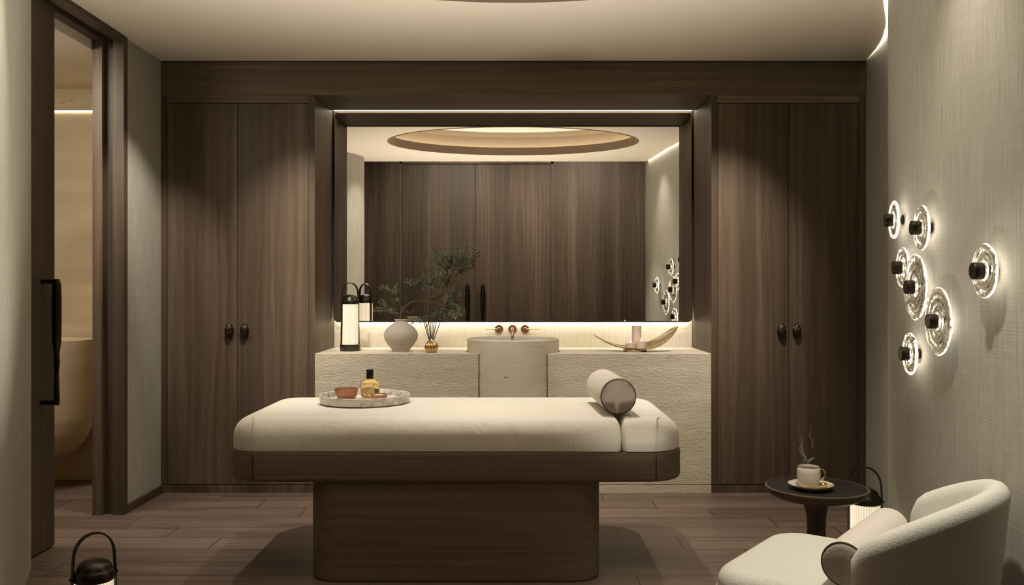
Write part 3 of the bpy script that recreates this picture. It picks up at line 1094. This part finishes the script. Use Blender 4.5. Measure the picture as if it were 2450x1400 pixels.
def make_lantern(label, loc, rotz, scale, group):
    t = thing('portable_lantern', label, 'lantern', loc, rotz, group)
    t.scale = (scale,) * 3
    obj('base', lathe_m([(0, 0), (0.064, 0), (0.066, 0.003), (0.066, 0.040), (0.063, 0.043), (0, 0.043)], 56), M['gunmetal'], t, smooth=True)
    nr = 34
    sh = lathe_m([(0, 0.0435), (0.050, 0.0435), (0.0525, 0.047), (0.0525, 0.300), (0.050, 0.304), (0, 0.304)], nr * 6, mod=lambda a, z: 1 + 0.02 * math.cos(nr * a))
    obj('lamp_shade', sh, M['shade'], t, smooth=True, angle=50)
    cp = obj('cap', lathe_m([(0, 0.3045), (0.054, 0.3045), (0.056, 0.307), (0.056, 0.330), (0.052, 0.335), (0.050, 0.337), (0.048, 0.345), (0.040, 0.356), (0.025, 0.364), (0.010, 0.367), (0, 0.3675)], 56), M['gunmetal'], t, smooth=True, angle=50)
    # strap: one band up both sides and arched over the top, in the local x-z plane
    R = 0.0605
    path = [(-R - 0.004, 0.030), (-R - 0.002, 0.06), (-R, 0.20), (-R + 0.001, 0.33), (-R + 0.003, 0.365)]
    for k in range(1, 16):
        a = PI - PI * k / 16
        path.append(((R - 0.003) * math.cos(a), 0.365 + 0.078 * math.sin(a) ** 0.85))
    path += [(R - 0.003, 0.365), (R - 0.001, 0.33), (R, 0.20), (R + 0.002, 0.06), (R + 0.004, 0.030)]
    bm = bmesh.new()
    P = [Vector((p[0], p[1])) for p in path]
    rings = []
    w, th = 0.0085, 0.0022
    for i, p in enumerate(P):
        d = (P[min(i + 1, len(P) - 1)] - P[max(i - 1, 0)]).normalized()
        nn = Vector((-d.y, d.x))
        a, b = p + nn * th, p - nn * th
        rings.append([(a.x, -w, a.y), (a.x, w, a.y), (b.x, w, b.y), (b.x, -w, b.y)])
    loft(bm, rings)
    obj('handle_strap', bm, M['strap'], t, smooth=True, angle=50)
    for sx in (-1, 1):
        bm = bmesh.new()
        tube(bm, [(sx * (R - 0.004), 0, 0.318), (sx * (R + 0.007), 0, 0.318)], 0.0045, 14)
        obj('bolt', bm, M['black'], cp, smooth=True)
    return t


make_lantern('glowing ribbed lantern on the stone counter beside the vase', (-1.063, 5.745, 0.871), math.radians(38), 1.0, 'ribbed lanterns with arched strap handles')
make_lantern('glowing ribbed lantern on the floor by the sliding door', (-1.347, 2.83, 0.0), math.radians(42), 1.09, 'ribbed lanterns with arched strap handles')
make_lantern('glowing ribbed lantern on the floor behind the side table', (1.520, 3.80, 0.0), math.radians(-30), 1.13, 'ribbed lanterns with arched strap handles')

# ------------------------------------------------------------------ vase, olive branch, diffuser
VX, VY, VZ = -0.726, 5.70, 0.871
vs = obj('round_vase', lathe_m([(0, 0), (0.052, 0), (0.055, 0.003), (0.056, 0.012), (0.066, 0.022), (0.088, 0.048), (0.104, 0.075), (0.1105, 0.102), (0.106, 0.126), (0.090, 0.150), (0.066, 0.171), (0.046, 0.184), (0.038, 0.192), (0.036, 0.198), (0.042, 0.204),
                                (0.040, 0.207), (0.033, 0.203), (0.030, 0.195), (0.036, 0.184), (0.06, 0.16), (0.09, 0.12), (0.09, 0.08), (0.05, 0.02), (0, 0.015)], 64), M['ceramic'], smooth=True, angle=60, loc=(VX, VY, VZ))
tag(vs, 'bulbous grey stoneware vase on the stone counter holding the olive branch', 'vase')

ol = thing('olive_branch', 'leafy olive branch arching out of the stoneware vase', 'branch', (VX, VY, VZ))


def bp_(px, py, dy=0.0):
    """Branch point in metres about the vase base, drawn on an even grid of 2.7 mm."""
    return ((px - 959) / 370.0, dy, (841 - py) / 370.0)


rng = random.Random(11)
stem_bm = bmesh.new()
leaf_bm = bmesh.new()


def add_leaf(p, d, L, w):
    d = d.normalized()
    side = d.cross(Vector((rng.uniform(-1, 1), rng.uniform(-1, 1), rng.uniform(-0.3, 1)))).normalized()
    up = side.cross(d)
    cols = []
    for f, ww, lift in ((0.0, 0.12, 0), (0.25, 0.8, 0.04), (0.5, 1.0, 0.05), (0.78, 0.65, 0.02), (1.0, 0.05, -0.05)):
        c = p + d * L * f + up * L * lift
        cols.append((leaf_bm.verts.new(c - side * w * ww * 0.5 + up * w * 0.12), leaf_bm.verts.new(c - up * w * 0.06), leaf_bm.verts.new(c + side * w * ww * 0.5 + up * w * 0.12)))
    for a, b in zip(cols[:-1], cols[1:]):
        leaf_bm.faces.new((a[0], a[1], b[1], b[0]))
        leaf_bm.faces.new((a[1], a[2], b[2], b[1]))


def stem(ctrl, r0, r1):
    pts = smoothpath(ctrl, 5)
    tube(stem_bm, pts, [r0 + (r1 - r0) * i / (len(pts) - 1) for i in range(len(pts))], 7)
    return pts


def twig(a, b, nleaf):
    a, b = Vector(a), Vector(b)
    m = (a + b) / 2 + Vector((rng.uniform(-1, 1), rng.uniform(-1, 1), rng.uniform(-0.4, 1))) * (b - a).length * 0.12
    pts = stem([tuple(a), tuple(m), tuple(b)], 0.0016, 0.0007)
    P = [Vector(p) for p in pts]
    for k in range(nleaf):
        f = 0.22 + 0.78 * k / max(1, nleaf - 1)
        q = f * (len(P) - 1)
        i = min(int(q), len(P) - 2)
        p = P[i].lerp(P[i + 1], q - i)
        d = (P[i + 1] - P[i]).normalized()
        perp = d.cross(Vector((rng.uniform(-1, 1), rng.uniform(-1, 1), rng.uniform(-1, 1)))).normalized()
        for s in (1, -1):
            v = d * rng.uniform(0.5, 1.0) + perp * s * rng.uniform(0.6, 1.0) + Vector((0, 0, 0.1))
            add_leaf(p, v, rng.uniform(0.018, 0.031), rng.uniform(0.0052, 0.0078))
    add_leaf(P[-1], d, 0.026, 0.006)


stem([bp_(961, 800, 0.0), bp_(958, 765), bp_(961, 748, -.01), bp_(972, 733, -.02), bp_(988, 722, -.03), bp_(1002, 720, -.03)], 0.0052, 0.0040)
A1 = stem([bp_(1002, 720, -.03), bp_(1030, 713, -.03), bp_(1047, 698, -.02), bp_(1061, 680, -.01), bp_(1068, 668, 0), bp_(1074, 655, .01), bp_(1086, 640, .02)], 0.0036, 0.0022)
A2 = stem([bp_(1061, 680, -.01), bp_(1058, 662, -.03), bp_(1063, 648, -.05), bp_(1061, 628, -.05)], 0.0024, 0.0015)
A3 = stem([bp_(1016, 721, -.03), bp_(1034, 706, -.05), bp_(1050, 690, -.07)], 0.0026, 0.0018)
A4 = stem([bp_(1000, 720, -.03), bp_(1004, 705, -.05), bp_(1003, 692, -.07), bp_(1012, 678, -.08)], 0.0022, 0.0014)
A5 = stem([bp_(1002, 720, -.03), bp_(1035, 723, .02), bp_(1052, 728, .05), bp_(1064, 737, .06)], 0.0028, 0.0015)
A6 = stem([bp_(958, 765, 0), bp_(957, 740, .03), bp_(952, 722, .05), bp_(946, 706, .06)], 0.0020, 0.0012)
A7 = stem([bp_(958, 765, 0), bp_(944, 752, .05), bp_(930, 745, .07), bp_(918, 742, .08)], 0.0016, 0.0010)
A8 = stem([bp_(963, 765, 0), bp_(975, 752, .02), bp_(1000, 742, .03), bp_(1025, 752, .03), bp_(1037, 764, .02)], 0.0018, 0.0010)
clusters = [
    (A1[-1], (1112, 606), (24, 26), 13, 6, 0.02), (A1[-6], (1108, 632), (20, 20), 9, 6, 0.02),
    (A2[-1], (1056, 603), (24, 16), 9, 6, -0.05), (A2[-4], (1048, 622), (18, 14), 5, 5, -0.05),
    (A3[-1], (1036, 652), (26, 22), 9, 6, -0.07), (A4[-1], (1000, 668), (26, 18), 9, 6, -0.08), (A4[-5], (1028, 678), (26, 16), 9, 6, -0.06),
    (A5[-1], (1085, 712), (18, 26), 12, 6, 0.06), (A5[-1], (1085, 745), (18, 22), 11, 6, 0.06), (A5[-4], (1062, 756), (28, 16), 9, 5, 0.06),
    (A6[-1], (934, 690), (24, 14), 6, 5, 0.06), (A6[-5], (944, 712), (14, 10), 3, 5, 0.05),
    (A7[-1], (908, 736), (18, 18), 7, 5, 0.08), (A7[-5], (934, 748), (14, 10), 3, 4, 0.06), (A8[-1], (1020, 772), (24, 8), 7, 5, 0.0), (A8[-4], (996, 770), (10, 8), 3, 4, 0.02),
]
for base, (cx, cy), (rx, ry), n, nl, dy in clusters:
    for k in range(n):
        a = rng.uniform(0, 2 * PI)
        q = rng.uniform(0.35, 1.0) ** 0.7
        e = bp_(cx + rx * q * math.cos(a), cy + ry * q * math.sin(a), dy + rng.uniform(-0.06, 0.06))
        twig(base, e, nl)
obj('stems', stem_bm, M['twig'], ol, smooth=True)
obj('leaves', leaf_bm, M['leaf'], ol, smooth=True, angle=180)

DX, DY = -0.519, 5.60
df = obj('reed_diffuser', lathe_m([(0, 0), (0.026, 0), (0.032, 0.004), (0.041, 0.022), (0.0425, 0.038), (0.036, 0.056), (0.022, 0.072), (0.011, 0.084), (0.0085, 0.094), (0.0095, 0.099), (0.007, 0.099), (0.006, 0.085), (0.03, 0.04), (0, 0.01)], 128,
                                 mod=lambda a, z: 1 + (0.17 * abs(math.cos(7 * a)) - 0.12) * max(0, 1 - max(0, (z - 0.05)) / 0.04)), M['gold'], smooth=True, angle=60, loc=(DX, DY, 0.871))
tag(df, 'small ribbed gold reed diffuser bottle on the stone counter', 'diffuser')
for dx, dy, dz in ((-0.080, 0.02, 0.29), (-0.055, -0.04, 0.30), (-0.030, 0.03, 0.27), (-0.010, -0.045, 0.31), (0.006, 0.012, 0.28), (0.026, 0.045, 0.30), (0.052, -0.03, 0.29), (0.082, 0.02, 0.275)):
    a = Vector((dx * 0.072, dy * 0.10, 0.05))
    b = Vector((dx, dy, dz))
    bm = bmesh.new()
    tube(bm, [a, a.lerp(b, 0.5), b], 0.0025, 8)
    tag(obj('diffuser_reed', bm, M['reed'], smooth=True, loc=(DX, DY, 0.871)), 'thin black reed fanned out in the gold diffuser bottle', 'reed', 'reeds in the diffuser')

# ------------------------------------------------------------------ candle boat
CX, CY, CZ = 0.789, 5.70, 0.871
cb = thing('candle_holder', 'champagne metal boat-shaped candle holder on the stone counter', 'candle holder', (CX, CY, CZ))
obj('foot', lathe_m([(0, 0), (0.073, 0), (0.0755, 0.003), (0.0755, 0.012), (0.073, 0.015), (0, 0.015)], 56), M['champagne'], cb, smooth=True)
bm = bmesh.new()
ra, rb = [], []
ctrl = [(-0.266, 0.050, 0.103), (-0.20, 0.035, 0.062), (-0.12, 0.015, 0.030), (-0.05, 0.0, 0.0185), (0.03, -0.01, 0.0175), (0.10, -0.02, 0.030), (0.17, -0.03, 0.068), (0.225, -0.04, 0.115), (0.268, -0.045, 0.162)]
mid = smoothpath(ctrl, 5)
rings = []
N = len(mid)
for i, p in enumerate(mid):
    f = i / (N - 1)
    w = 0.006 + 0.068 * math.sin(PI * min(1, f * 0.97 + 0.02)) ** 0.8
    if f > 0.97:
        w *= 0.6
    tw = math.radians(4 + 75 * max(0, f - 0.45))
    P = Vector(p)
    t = (Vector(mid[min(i + 1, N - 1)]) - Vector(mid[max(0, i - 1)])).normalized()
    side = Vector((0, math.cos(tw), math.sin(tw)))
    side = (side - t * side.dot(t)).normalized()
    nn = t.cross(side)
    if nn.z < 0:
        nn = -nn
    ring = []
    for k in range(9):
        q = -1 + 2 * k / 8
        ring.append(P + side * w * q + nn * (0.16 * w * q * q + 0.002))
    for k in range(9):
        q = 1 - 2 * k / 8
        ring.append(P + side * w * q + nn * (0.16 * w * q * q - 0.001))
    rings.append([tuple(v) for v in ring])
loft(bm, rings)
obj('boat', bm, M['champagne'], cb, smooth=True, angle=60)


def candle(label, x, y, r, h):
    z = CZ + 0.0205
    t = thing('pillar_candle', label, 'candle', (x, y, z), 0, 'blush pillar candles')
    obj('wax', lathe_m([(0, 0), (r, 0), (r, h - 0.003), (r * 1.03, h - 0.0025), (r * 1.03, h), (r * 0.9, h), (r * 0.82, h - 0.004), (0, h - 0.005)], 48), M['wax'], t, smooth=True, angle=40)
    bm = bmesh.new()
    tube(bm, [(0, 0, h - 0.006), (0, 0, h + 0.004)], 0.0011, 8)
    obj('wick', bm, M['wick'], t)
    obj('flame', lathe_m([(0, h + 0.002), (0.0018, h + 0.005), (0.0023, h + 0.008), (0.0014, h + 0.013), (0, h + 0.019)], 16), M['flame'], t, smooth=True)
    return t


candle('tall blush pillar candle standing behind the two short ones', CX + 0.016, CY + 0.036, 0.030, 0.143)
candle('short blush candle nearer the basin on the metal holder', CX - 0.031, CY - 0.030, 0.034, 0.034)
candle('short blush candle in front of the tall one, nearer the wardrobe', CX + 0.034, CY - 0.034, 0.034, 0.046)

# ------------------------------------------------------------------ glass wall sconces
SCN = [  # y along the wall, height, disc radius, label
    (3.685, 1.561, 0.080, 'small glass disc sconce, highest on the curved wall and closest to the wardrobe'),
    (3.330, 1.502, 0.086, 'small glass disc sconce second highest on the curved wall'),
    (3.553, 1.356, 0.083, 'small glass disc sconce just above and beside the narrower large disc'),
    (3.400, 1.276, 0.129, 'large glass disc sconce in the middle of the cluster on the curved wall'),
    (2.790, 1.325, 0.088, 'glass disc sconce set apart from the cluster, nearest to the armchair side'),
    (3.160, 1.151, 0.124, 'large rippled glass disc sconce, lower of the two large ones'),
    (3.465, 1.012, 0.084, 'small glass disc sconce lowest on the curved wall'),
]


def make_sconce(y, z, R, label, seed):
    y += 0.025
    x = wall_x(y)
    e = 0.03
    tx, ty = wall_x(y + e) - wall_x(y - e), 2 * e
    ang = math.atan2(ty, tx)            # wall tangent direction
    t = thing('glass_wall_sconce', label, 'wall lamp', (x, y, z), 0, 'glass disc sconces on the curved wall')
    # local +z points out of the wall into the room
    n = Vector((-math.sin(ang), math.cos(ang), 0))
    rot = n.to_track_quat('Z', 'Y')
    t.rotation_mode = 'QUATERNION'
    t.rotation_quaternion = rot
    obj('mount', lathe_m([(0, 0.001), (0.020, 0.001), (0.020, 0.006), (0.018, 0.008), (0.010, 0.008), (0.010, 0.021), (0, 0.021)], 36), M['black_bronze'], t, smooth=True)
    prof_t = []
    m = 30
    for k in range(m + 1):
        f = k / m
        r = 0.0145 + (R - 0.0145) * f
        rip = 0.0022 * math.sin(f * R * 190 + seed) * (1 - f * 0.4)
        th = 0.0085 + rip + 0.0035 * math.exp(-((f - 0.93) / 0.06) ** 2)
        if f > 0.94:
            th *= math.sqrt(max(0.0, 1 - ((f - 0.94) / 0.06) ** 2)) * 0.9 + 0.1
        prof_t.append((r, th))
    prof = [(r, 0.036 + th * 0.55) for r, th in prof_t] + [(r, 0.036 - th * 0.45) for r, th in prof_t[::-1]]
    prof.append(prof[0])
    ds = obj('glass_disc', lathe_m(prof, 72, mod=lambda a, z: 1 + 0.008 * math.sin(5 * a + seed) + 0.005 * math.sin(9 * a + 2 * seed)), M['clear'], t, smooth=True, angle=70)
    att = ds.data.attributes.new('rim', 'FLOAT', 'POINT')  # mask for the painted rim glow
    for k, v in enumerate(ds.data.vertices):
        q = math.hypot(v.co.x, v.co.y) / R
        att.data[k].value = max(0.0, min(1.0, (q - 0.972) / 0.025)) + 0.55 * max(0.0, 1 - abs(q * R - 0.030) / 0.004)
    obj('led_ring', lathe_m([(0.0105, 0.0335), (0.0140, 0.0335), (0.0140, 0.0395), (0.0105, 0.0395), (0.0105, 0.0335)], 36), M['led_ring'], t)
    obj('hub', lathe_m([(0, 0.0425), (0.012, 0.0425), (0.024, 0.0435), (0.0275, 0.046), (0.0275, 0.072), (0.0262, 0.075), (0, 0.0755)], 40), M['black_bronze'], t, smooth=True)
    p = Vector((x, y, z)) + n * 0.0265
    point('sconce_glow', p, 0.42, 0.003)
    return t


for i, s in enumerate(SCN):
    make_sconce(*s, seed=i * 1.7)

# ------------------------------------------------------------------ side table and tea
SX, SYT, SZ = 1.226, 3.556, 0.470
st = thing('side_table', 'round dark walnut side table with black inlaid top', 'side table', (SX, SYT, 0))
obj('tabletop', lathe_m([(0, SZ - 0.046), (0.09, SZ - 0.046), (0.165, SZ - 0.040), (0.192, SZ - 0.026), (0.2015, SZ - 0.004), (0.2015, SZ), (0.198, SZ + 0.002), (0.192, SZ + 0.002), (0.190, SZ - 0.003), (0, SZ - 0.003)], 96), M['wood_table'], st, smooth=True, angle=45)
il = obj('inlay', lathe_m([(0, SZ - 0.0028), (0.1895, SZ - 0.0028), (0.1895, SZ - 0.001), (0, SZ - 0.001)], 96), M['black_leather'], st, smooth=True)
il['label'] = 'black leather inlay'
obj('stem', lathe_m([(0, 0.0), (0.125, 0.0), (0.13, 0.006), (0.128, 0.02), (0.105, 0.05), (0.062, 0.12), (0.043, 0.22), (0.037, 0.30), (0.041, 0.36), (0.052, 0.40), (0.066, SZ - 0.0465), (0, SZ - 0.0465)], 64), M['wood_table'], st, smooth=True, angle=50)
TZ0 = SZ - 0.001
UX, UY = 1.180, 3.520
sa = thing('saucer', 'cream saucer with gold rim under the tea cup', 'saucer', (UX + 0.010, UY, TZ0 + 0.0006))
obj('saucer_dish', lathe_m([(0, 0), (0.045, 0), (0.050, 0.002), (0.078, 0.012), (0.089, 0.020), (0.087, 0.0215), (0.076, 0.015), (0.050, 0.007), (0.0, 0.0065)], 72), M['cup'], sa, smooth=True, angle=60)
bm = bmesh.new()
tube(bm, [(0.0885 * math.cos(2 * PI * i / 72), 0.0885 * math.sin(2 * PI * i / 72), 0.0212) for i in range(72)], 0.0014, 8, closed=True)
obj('gold_rim', bm, M['gold'], sa, smooth=True)
cu = thing('tea_cup', 'cream tea cup with gold ring handle on the side table', 'cup', (UX + 0.003, UY + 0.004, TZ0 + 0.0082))
obj('cup_body', lathe_m([(0, 0), (0.028, 0), (0.034, 0.003), (0.042, 0.018), (0.0455, 0.038), (0.045, 0.060), (0.0425, 0.082), (0.0415, 0.0825), (0.040, 0.081), (0.042, 0.06), (0.042, 0.04), (0.036, 0.016), (0, 0.008)], 56), M['cup'], cu, smooth=True, angle=60)
bm = bmesh.new()
tube(bm, [(0.0422 * math.cos(2 * PI * i / 56), 0.0422 * math.sin(2 * PI * i / 56), 0.0825) for i in range(56)], 0.0011, 8, closed=True)
obj('rim', bm, M['piping'], cu, smooth=True)
obj('tea', lathe_m([(0, 0.070), (0.0414, 0.070), (0.0412, 0.073), (0, 0.073)], 48), M['tea'], cu, smooth=True)
bm = bmesh.new()
ca, sa_ = math.cos(math.radians(10)), math.sin(math.radians(10))
pts = []
for k in range(15):
    a = math.radians(140 - 280 * k / 14)
    rr = 0.053 + 0.019 * math.cos(a)
    pts.append((rr * ca, rr * sa_, 0.048 + 0.0215 * math.sin(a)))
tube(bm, pts, 0.0028, 10)
hh = obj('handle', bm, M['gold'], cu, smooth=True)
hh['label'] = 'gold ring handle'
sp = thing('teaspoon', 'gold teaspoon lying across the front of the saucer', 'spoon', (UX + 0.010, UY, TZ0))
bm = bmesh.new()
tube(bm, smoothpath([(-0.030, -0.058, 0.0195), (0.0, -0.060, 0.0205), (0.03, -0.058, 0.0215), (0.070, -0.050, 0.0255)], 5), 0.0020, 8)
obj('spoon_handle', bm, M['gold'], sp, smooth=True)
bm = bmesh.new()
lathe(bm, [(0, -0.004), (0.5, -0.0034), (0.85, -0.0018), (1.0, 0.0), (0.94, 0.0004), (0.8, -0.0010), (0.45, -0.0026), (0, -0.0030)], 28)
for v in bm.verts:
    v.co = Vector((-0.043 + v.co.x * 0.0165, -0.056 + v.co.y * 0.0105, 0.0205 + v.co.z))
obj('spoon_bowl', bm, M['gold'], sp, smooth=True)
bm = bmesh.new()
bmesh.ops.create_icosphere(bm, subdivisions=3, radius=1)
for v in bm.verts:
    p = v.co
    k = 1 + 0.1 * mnoise.noise(p * 2.5)
    v.co = Vector((p.x * 0.0155 * k, p.y * 0.0125 * k, max(-0.6, p.z) * 0.0095 * k))
tag(obj('wrapped_sweet', bm, M['gold'], smooth=True, angle=180, loc=(UX + 0.056, UY - 0.014, TZ0 + 0.020)), 'gold foil sweet on the saucer beside the cup', 'sweet')

sm = thing('steam', 'thin wisps of steam rising from the tea cup', 'steam', (UX - 0.003, UY + 0.012, TZ0 + 0.086))
rs = random.Random(5)
wis = [
    [(-0.010, 0.000), (-0.014, 0.020), (-0.004, 0.035), (-0.020, 0.055), (-0.028, 0.075), (-0.016, 0.095), (-0.024, 0.120), (-0.036, 0.150), (-0.030, 0.180)],
    [(0.010, 0.000), (0.004, 0.014), (0.016, 0.028), (0.030, 0.036), (0.014, 0.030), (0.002, 0.024)],
    [(0.000, 0.000), (0.006, 0.018), (-0.006, 0.034), (-0.014, 0.056), (-0.020, 0.085), (-0.030, 0.112)],
    [(0.028, 0.072), (0.022, 0.085), (0.026, 0.105), (0.014, 0.125), (0.020, 0.150), (0.026, 0.175)],
]
for w in wis:
    for rep in range(3):
        off = rs.uniform(-0.004, 0.004)
        path = smoothpath([(x + off + rs.uniform(-.002, .002), rs.uniform(-.006, .006), z) for x, z in w], 6)
        n = len(path)
        bm = bmesh.new()
        tube(bm, path, [0.0007 + 0.0022 * math.sin(PI * i / (n - 1)) * rs.uniform(0.6, 1.0) for i in range(n)], 8)
        obj('wisp', bm, M['steam'], sm, smooth=True)

# ------------------------------------------------------------------ armchair
ch = thing('armchair', 'cream boucle armchair with a curved wraparound back by the curved wall', 'armchair', (1.07, 2.75, 0))
ch.rotation_euler = (0, 0, math.atan2(0.6, -0.8))    # local +x = the way the chair faces, local +y = its far side after the turn
# local y axis of this turn points away from the far side, so v is negated
bm = bmesh.new()
slab(bm, -0.32, 0.365, -0.315, 0.315, 0.20, 0.402, (0.13, 0.13, 0.2, 0.2), 0.05, 0.03, 1, 1, 8, 0.008)
seat = obj('seat', bm, M['boucle'], ch, smooth=True, angle=80)
bm = bmesh.new()
loop = rrect(-0.32, 0.366, -0.316, 0.316, (0.13, 0.13, 0.2, 0.2))
tube(bm, [(x, y, 0.335) for x, y in loop], 0.0035, 8, closed=True)
obj('seat_piping', bm, M['boucle'], ch, smooth=True)
bm = bmesh.new()
slab(bm, -0.28, 0.30, -0.27, 0.27, 0.0, 0.2005, (0.12, 0.12, 0.18, 0.18), 0.01, 0.01)
obj('base', bm, M['wood_bed'], ch, smooth=True, angle=50)
bm = bmesh.new()
rings = []
NS = 44
A_END = 76.0
for i in range(NS + 1):
    f = -1 + 2 * i / NS
    a = math.radians(A_END) * f
    hgt = 0.705 - 0.145 * abs(f) ** 2.0
    tk = 0.036
    endf = 1.0
    if abs(f) > 0.9:
        q = (abs(f) - 0.9) / 0.1
        endf = math.sqrt(max(0.02, 1 - q * q))
    hgt = 0.24 + (hgt - 0.24) * (0.86 + 0.14 * endf)
    tk *= 0.35 + 0.65 * endf
    nx, ny = -math.cos(a), math.sin(a)
    sec = []
    prof = [(1, 0.15), (1, 0.25), (1, 0.35), (1, 0.45), (1, hgt - 0.045)]
    for k in range(1, 8):
        t = PI * k / 8
        prof.append((math.cos(t), hgt - 0.045 + 0.045 * math.sin(t)))
    prof += [(-1, hgt - 0.045), (-1, 0.45), (-1, 0.35), (-1, 0.25), (-1, 0.15)]
    for s, z in prof:
        z = min(z, hgt)
        lean = 0.10 * max(0.0, z - 0.15) * (0.55 + 0.45 * math.cos(a))
        ra_, rb_ = 0.335 + lean + s * tk, 0.345 + lean * 0.9 + s * tk
        sec.append((-ra_ * math.cos(a), rb_ * math.sin(a), z))
    rings.append(sec)
loft(bm, rings, True, True, True)
bk = obj('backrest', bm, M['boucle'], ch, smooth=True, angle=80)
fz = Matrix.Rotation(math.atan2(0.6, -0.8), 4, 'Z')
p = Vector((1.07, 2.75, 0)) + Vector((0.035, -0.010, 0))
bolster('cream bolster with taupe end cap resting on the armchair seat', (1.096, 2.718, 0.479), math.radians(-36.9), 0.064, 0.50, 'bolsters with taupe end caps')

# ------------------------------------------------------------------ timber double doors of the lobby (seen in the mirror)
dl = struct('door_2', bx(-1.562, -0.536, -0.42, -0.372, 0.01, 3.055), M['wood_v'], 'timber leaf of the double doors beside the jamb, seen in the mirror', bevel=0.003)
dr = struct('door_3', bx(-0.532, 0.532, -0.42, -0.372, 0.01, 3.055), M['wood_v'], 'timber leaf of the double doors beside the plain panel, seen in the mirror', bevel=0.003)
for d, x, mir in ((dl, -0.64, 1), (dr, -0.425, -1)):
    h = pull_handle(d, 'door_handle', 0.80, mir, 1.5)
    h.location = (x, -0.285, 0.56)
    for z in (0.57, 1.34):
        obj('handle_mount', bx(x - 0.014, x + 0.014, -0.372, -0.272, z - 0.012, z + 0.012), M['black_bronze'], d, bevel=0.004)
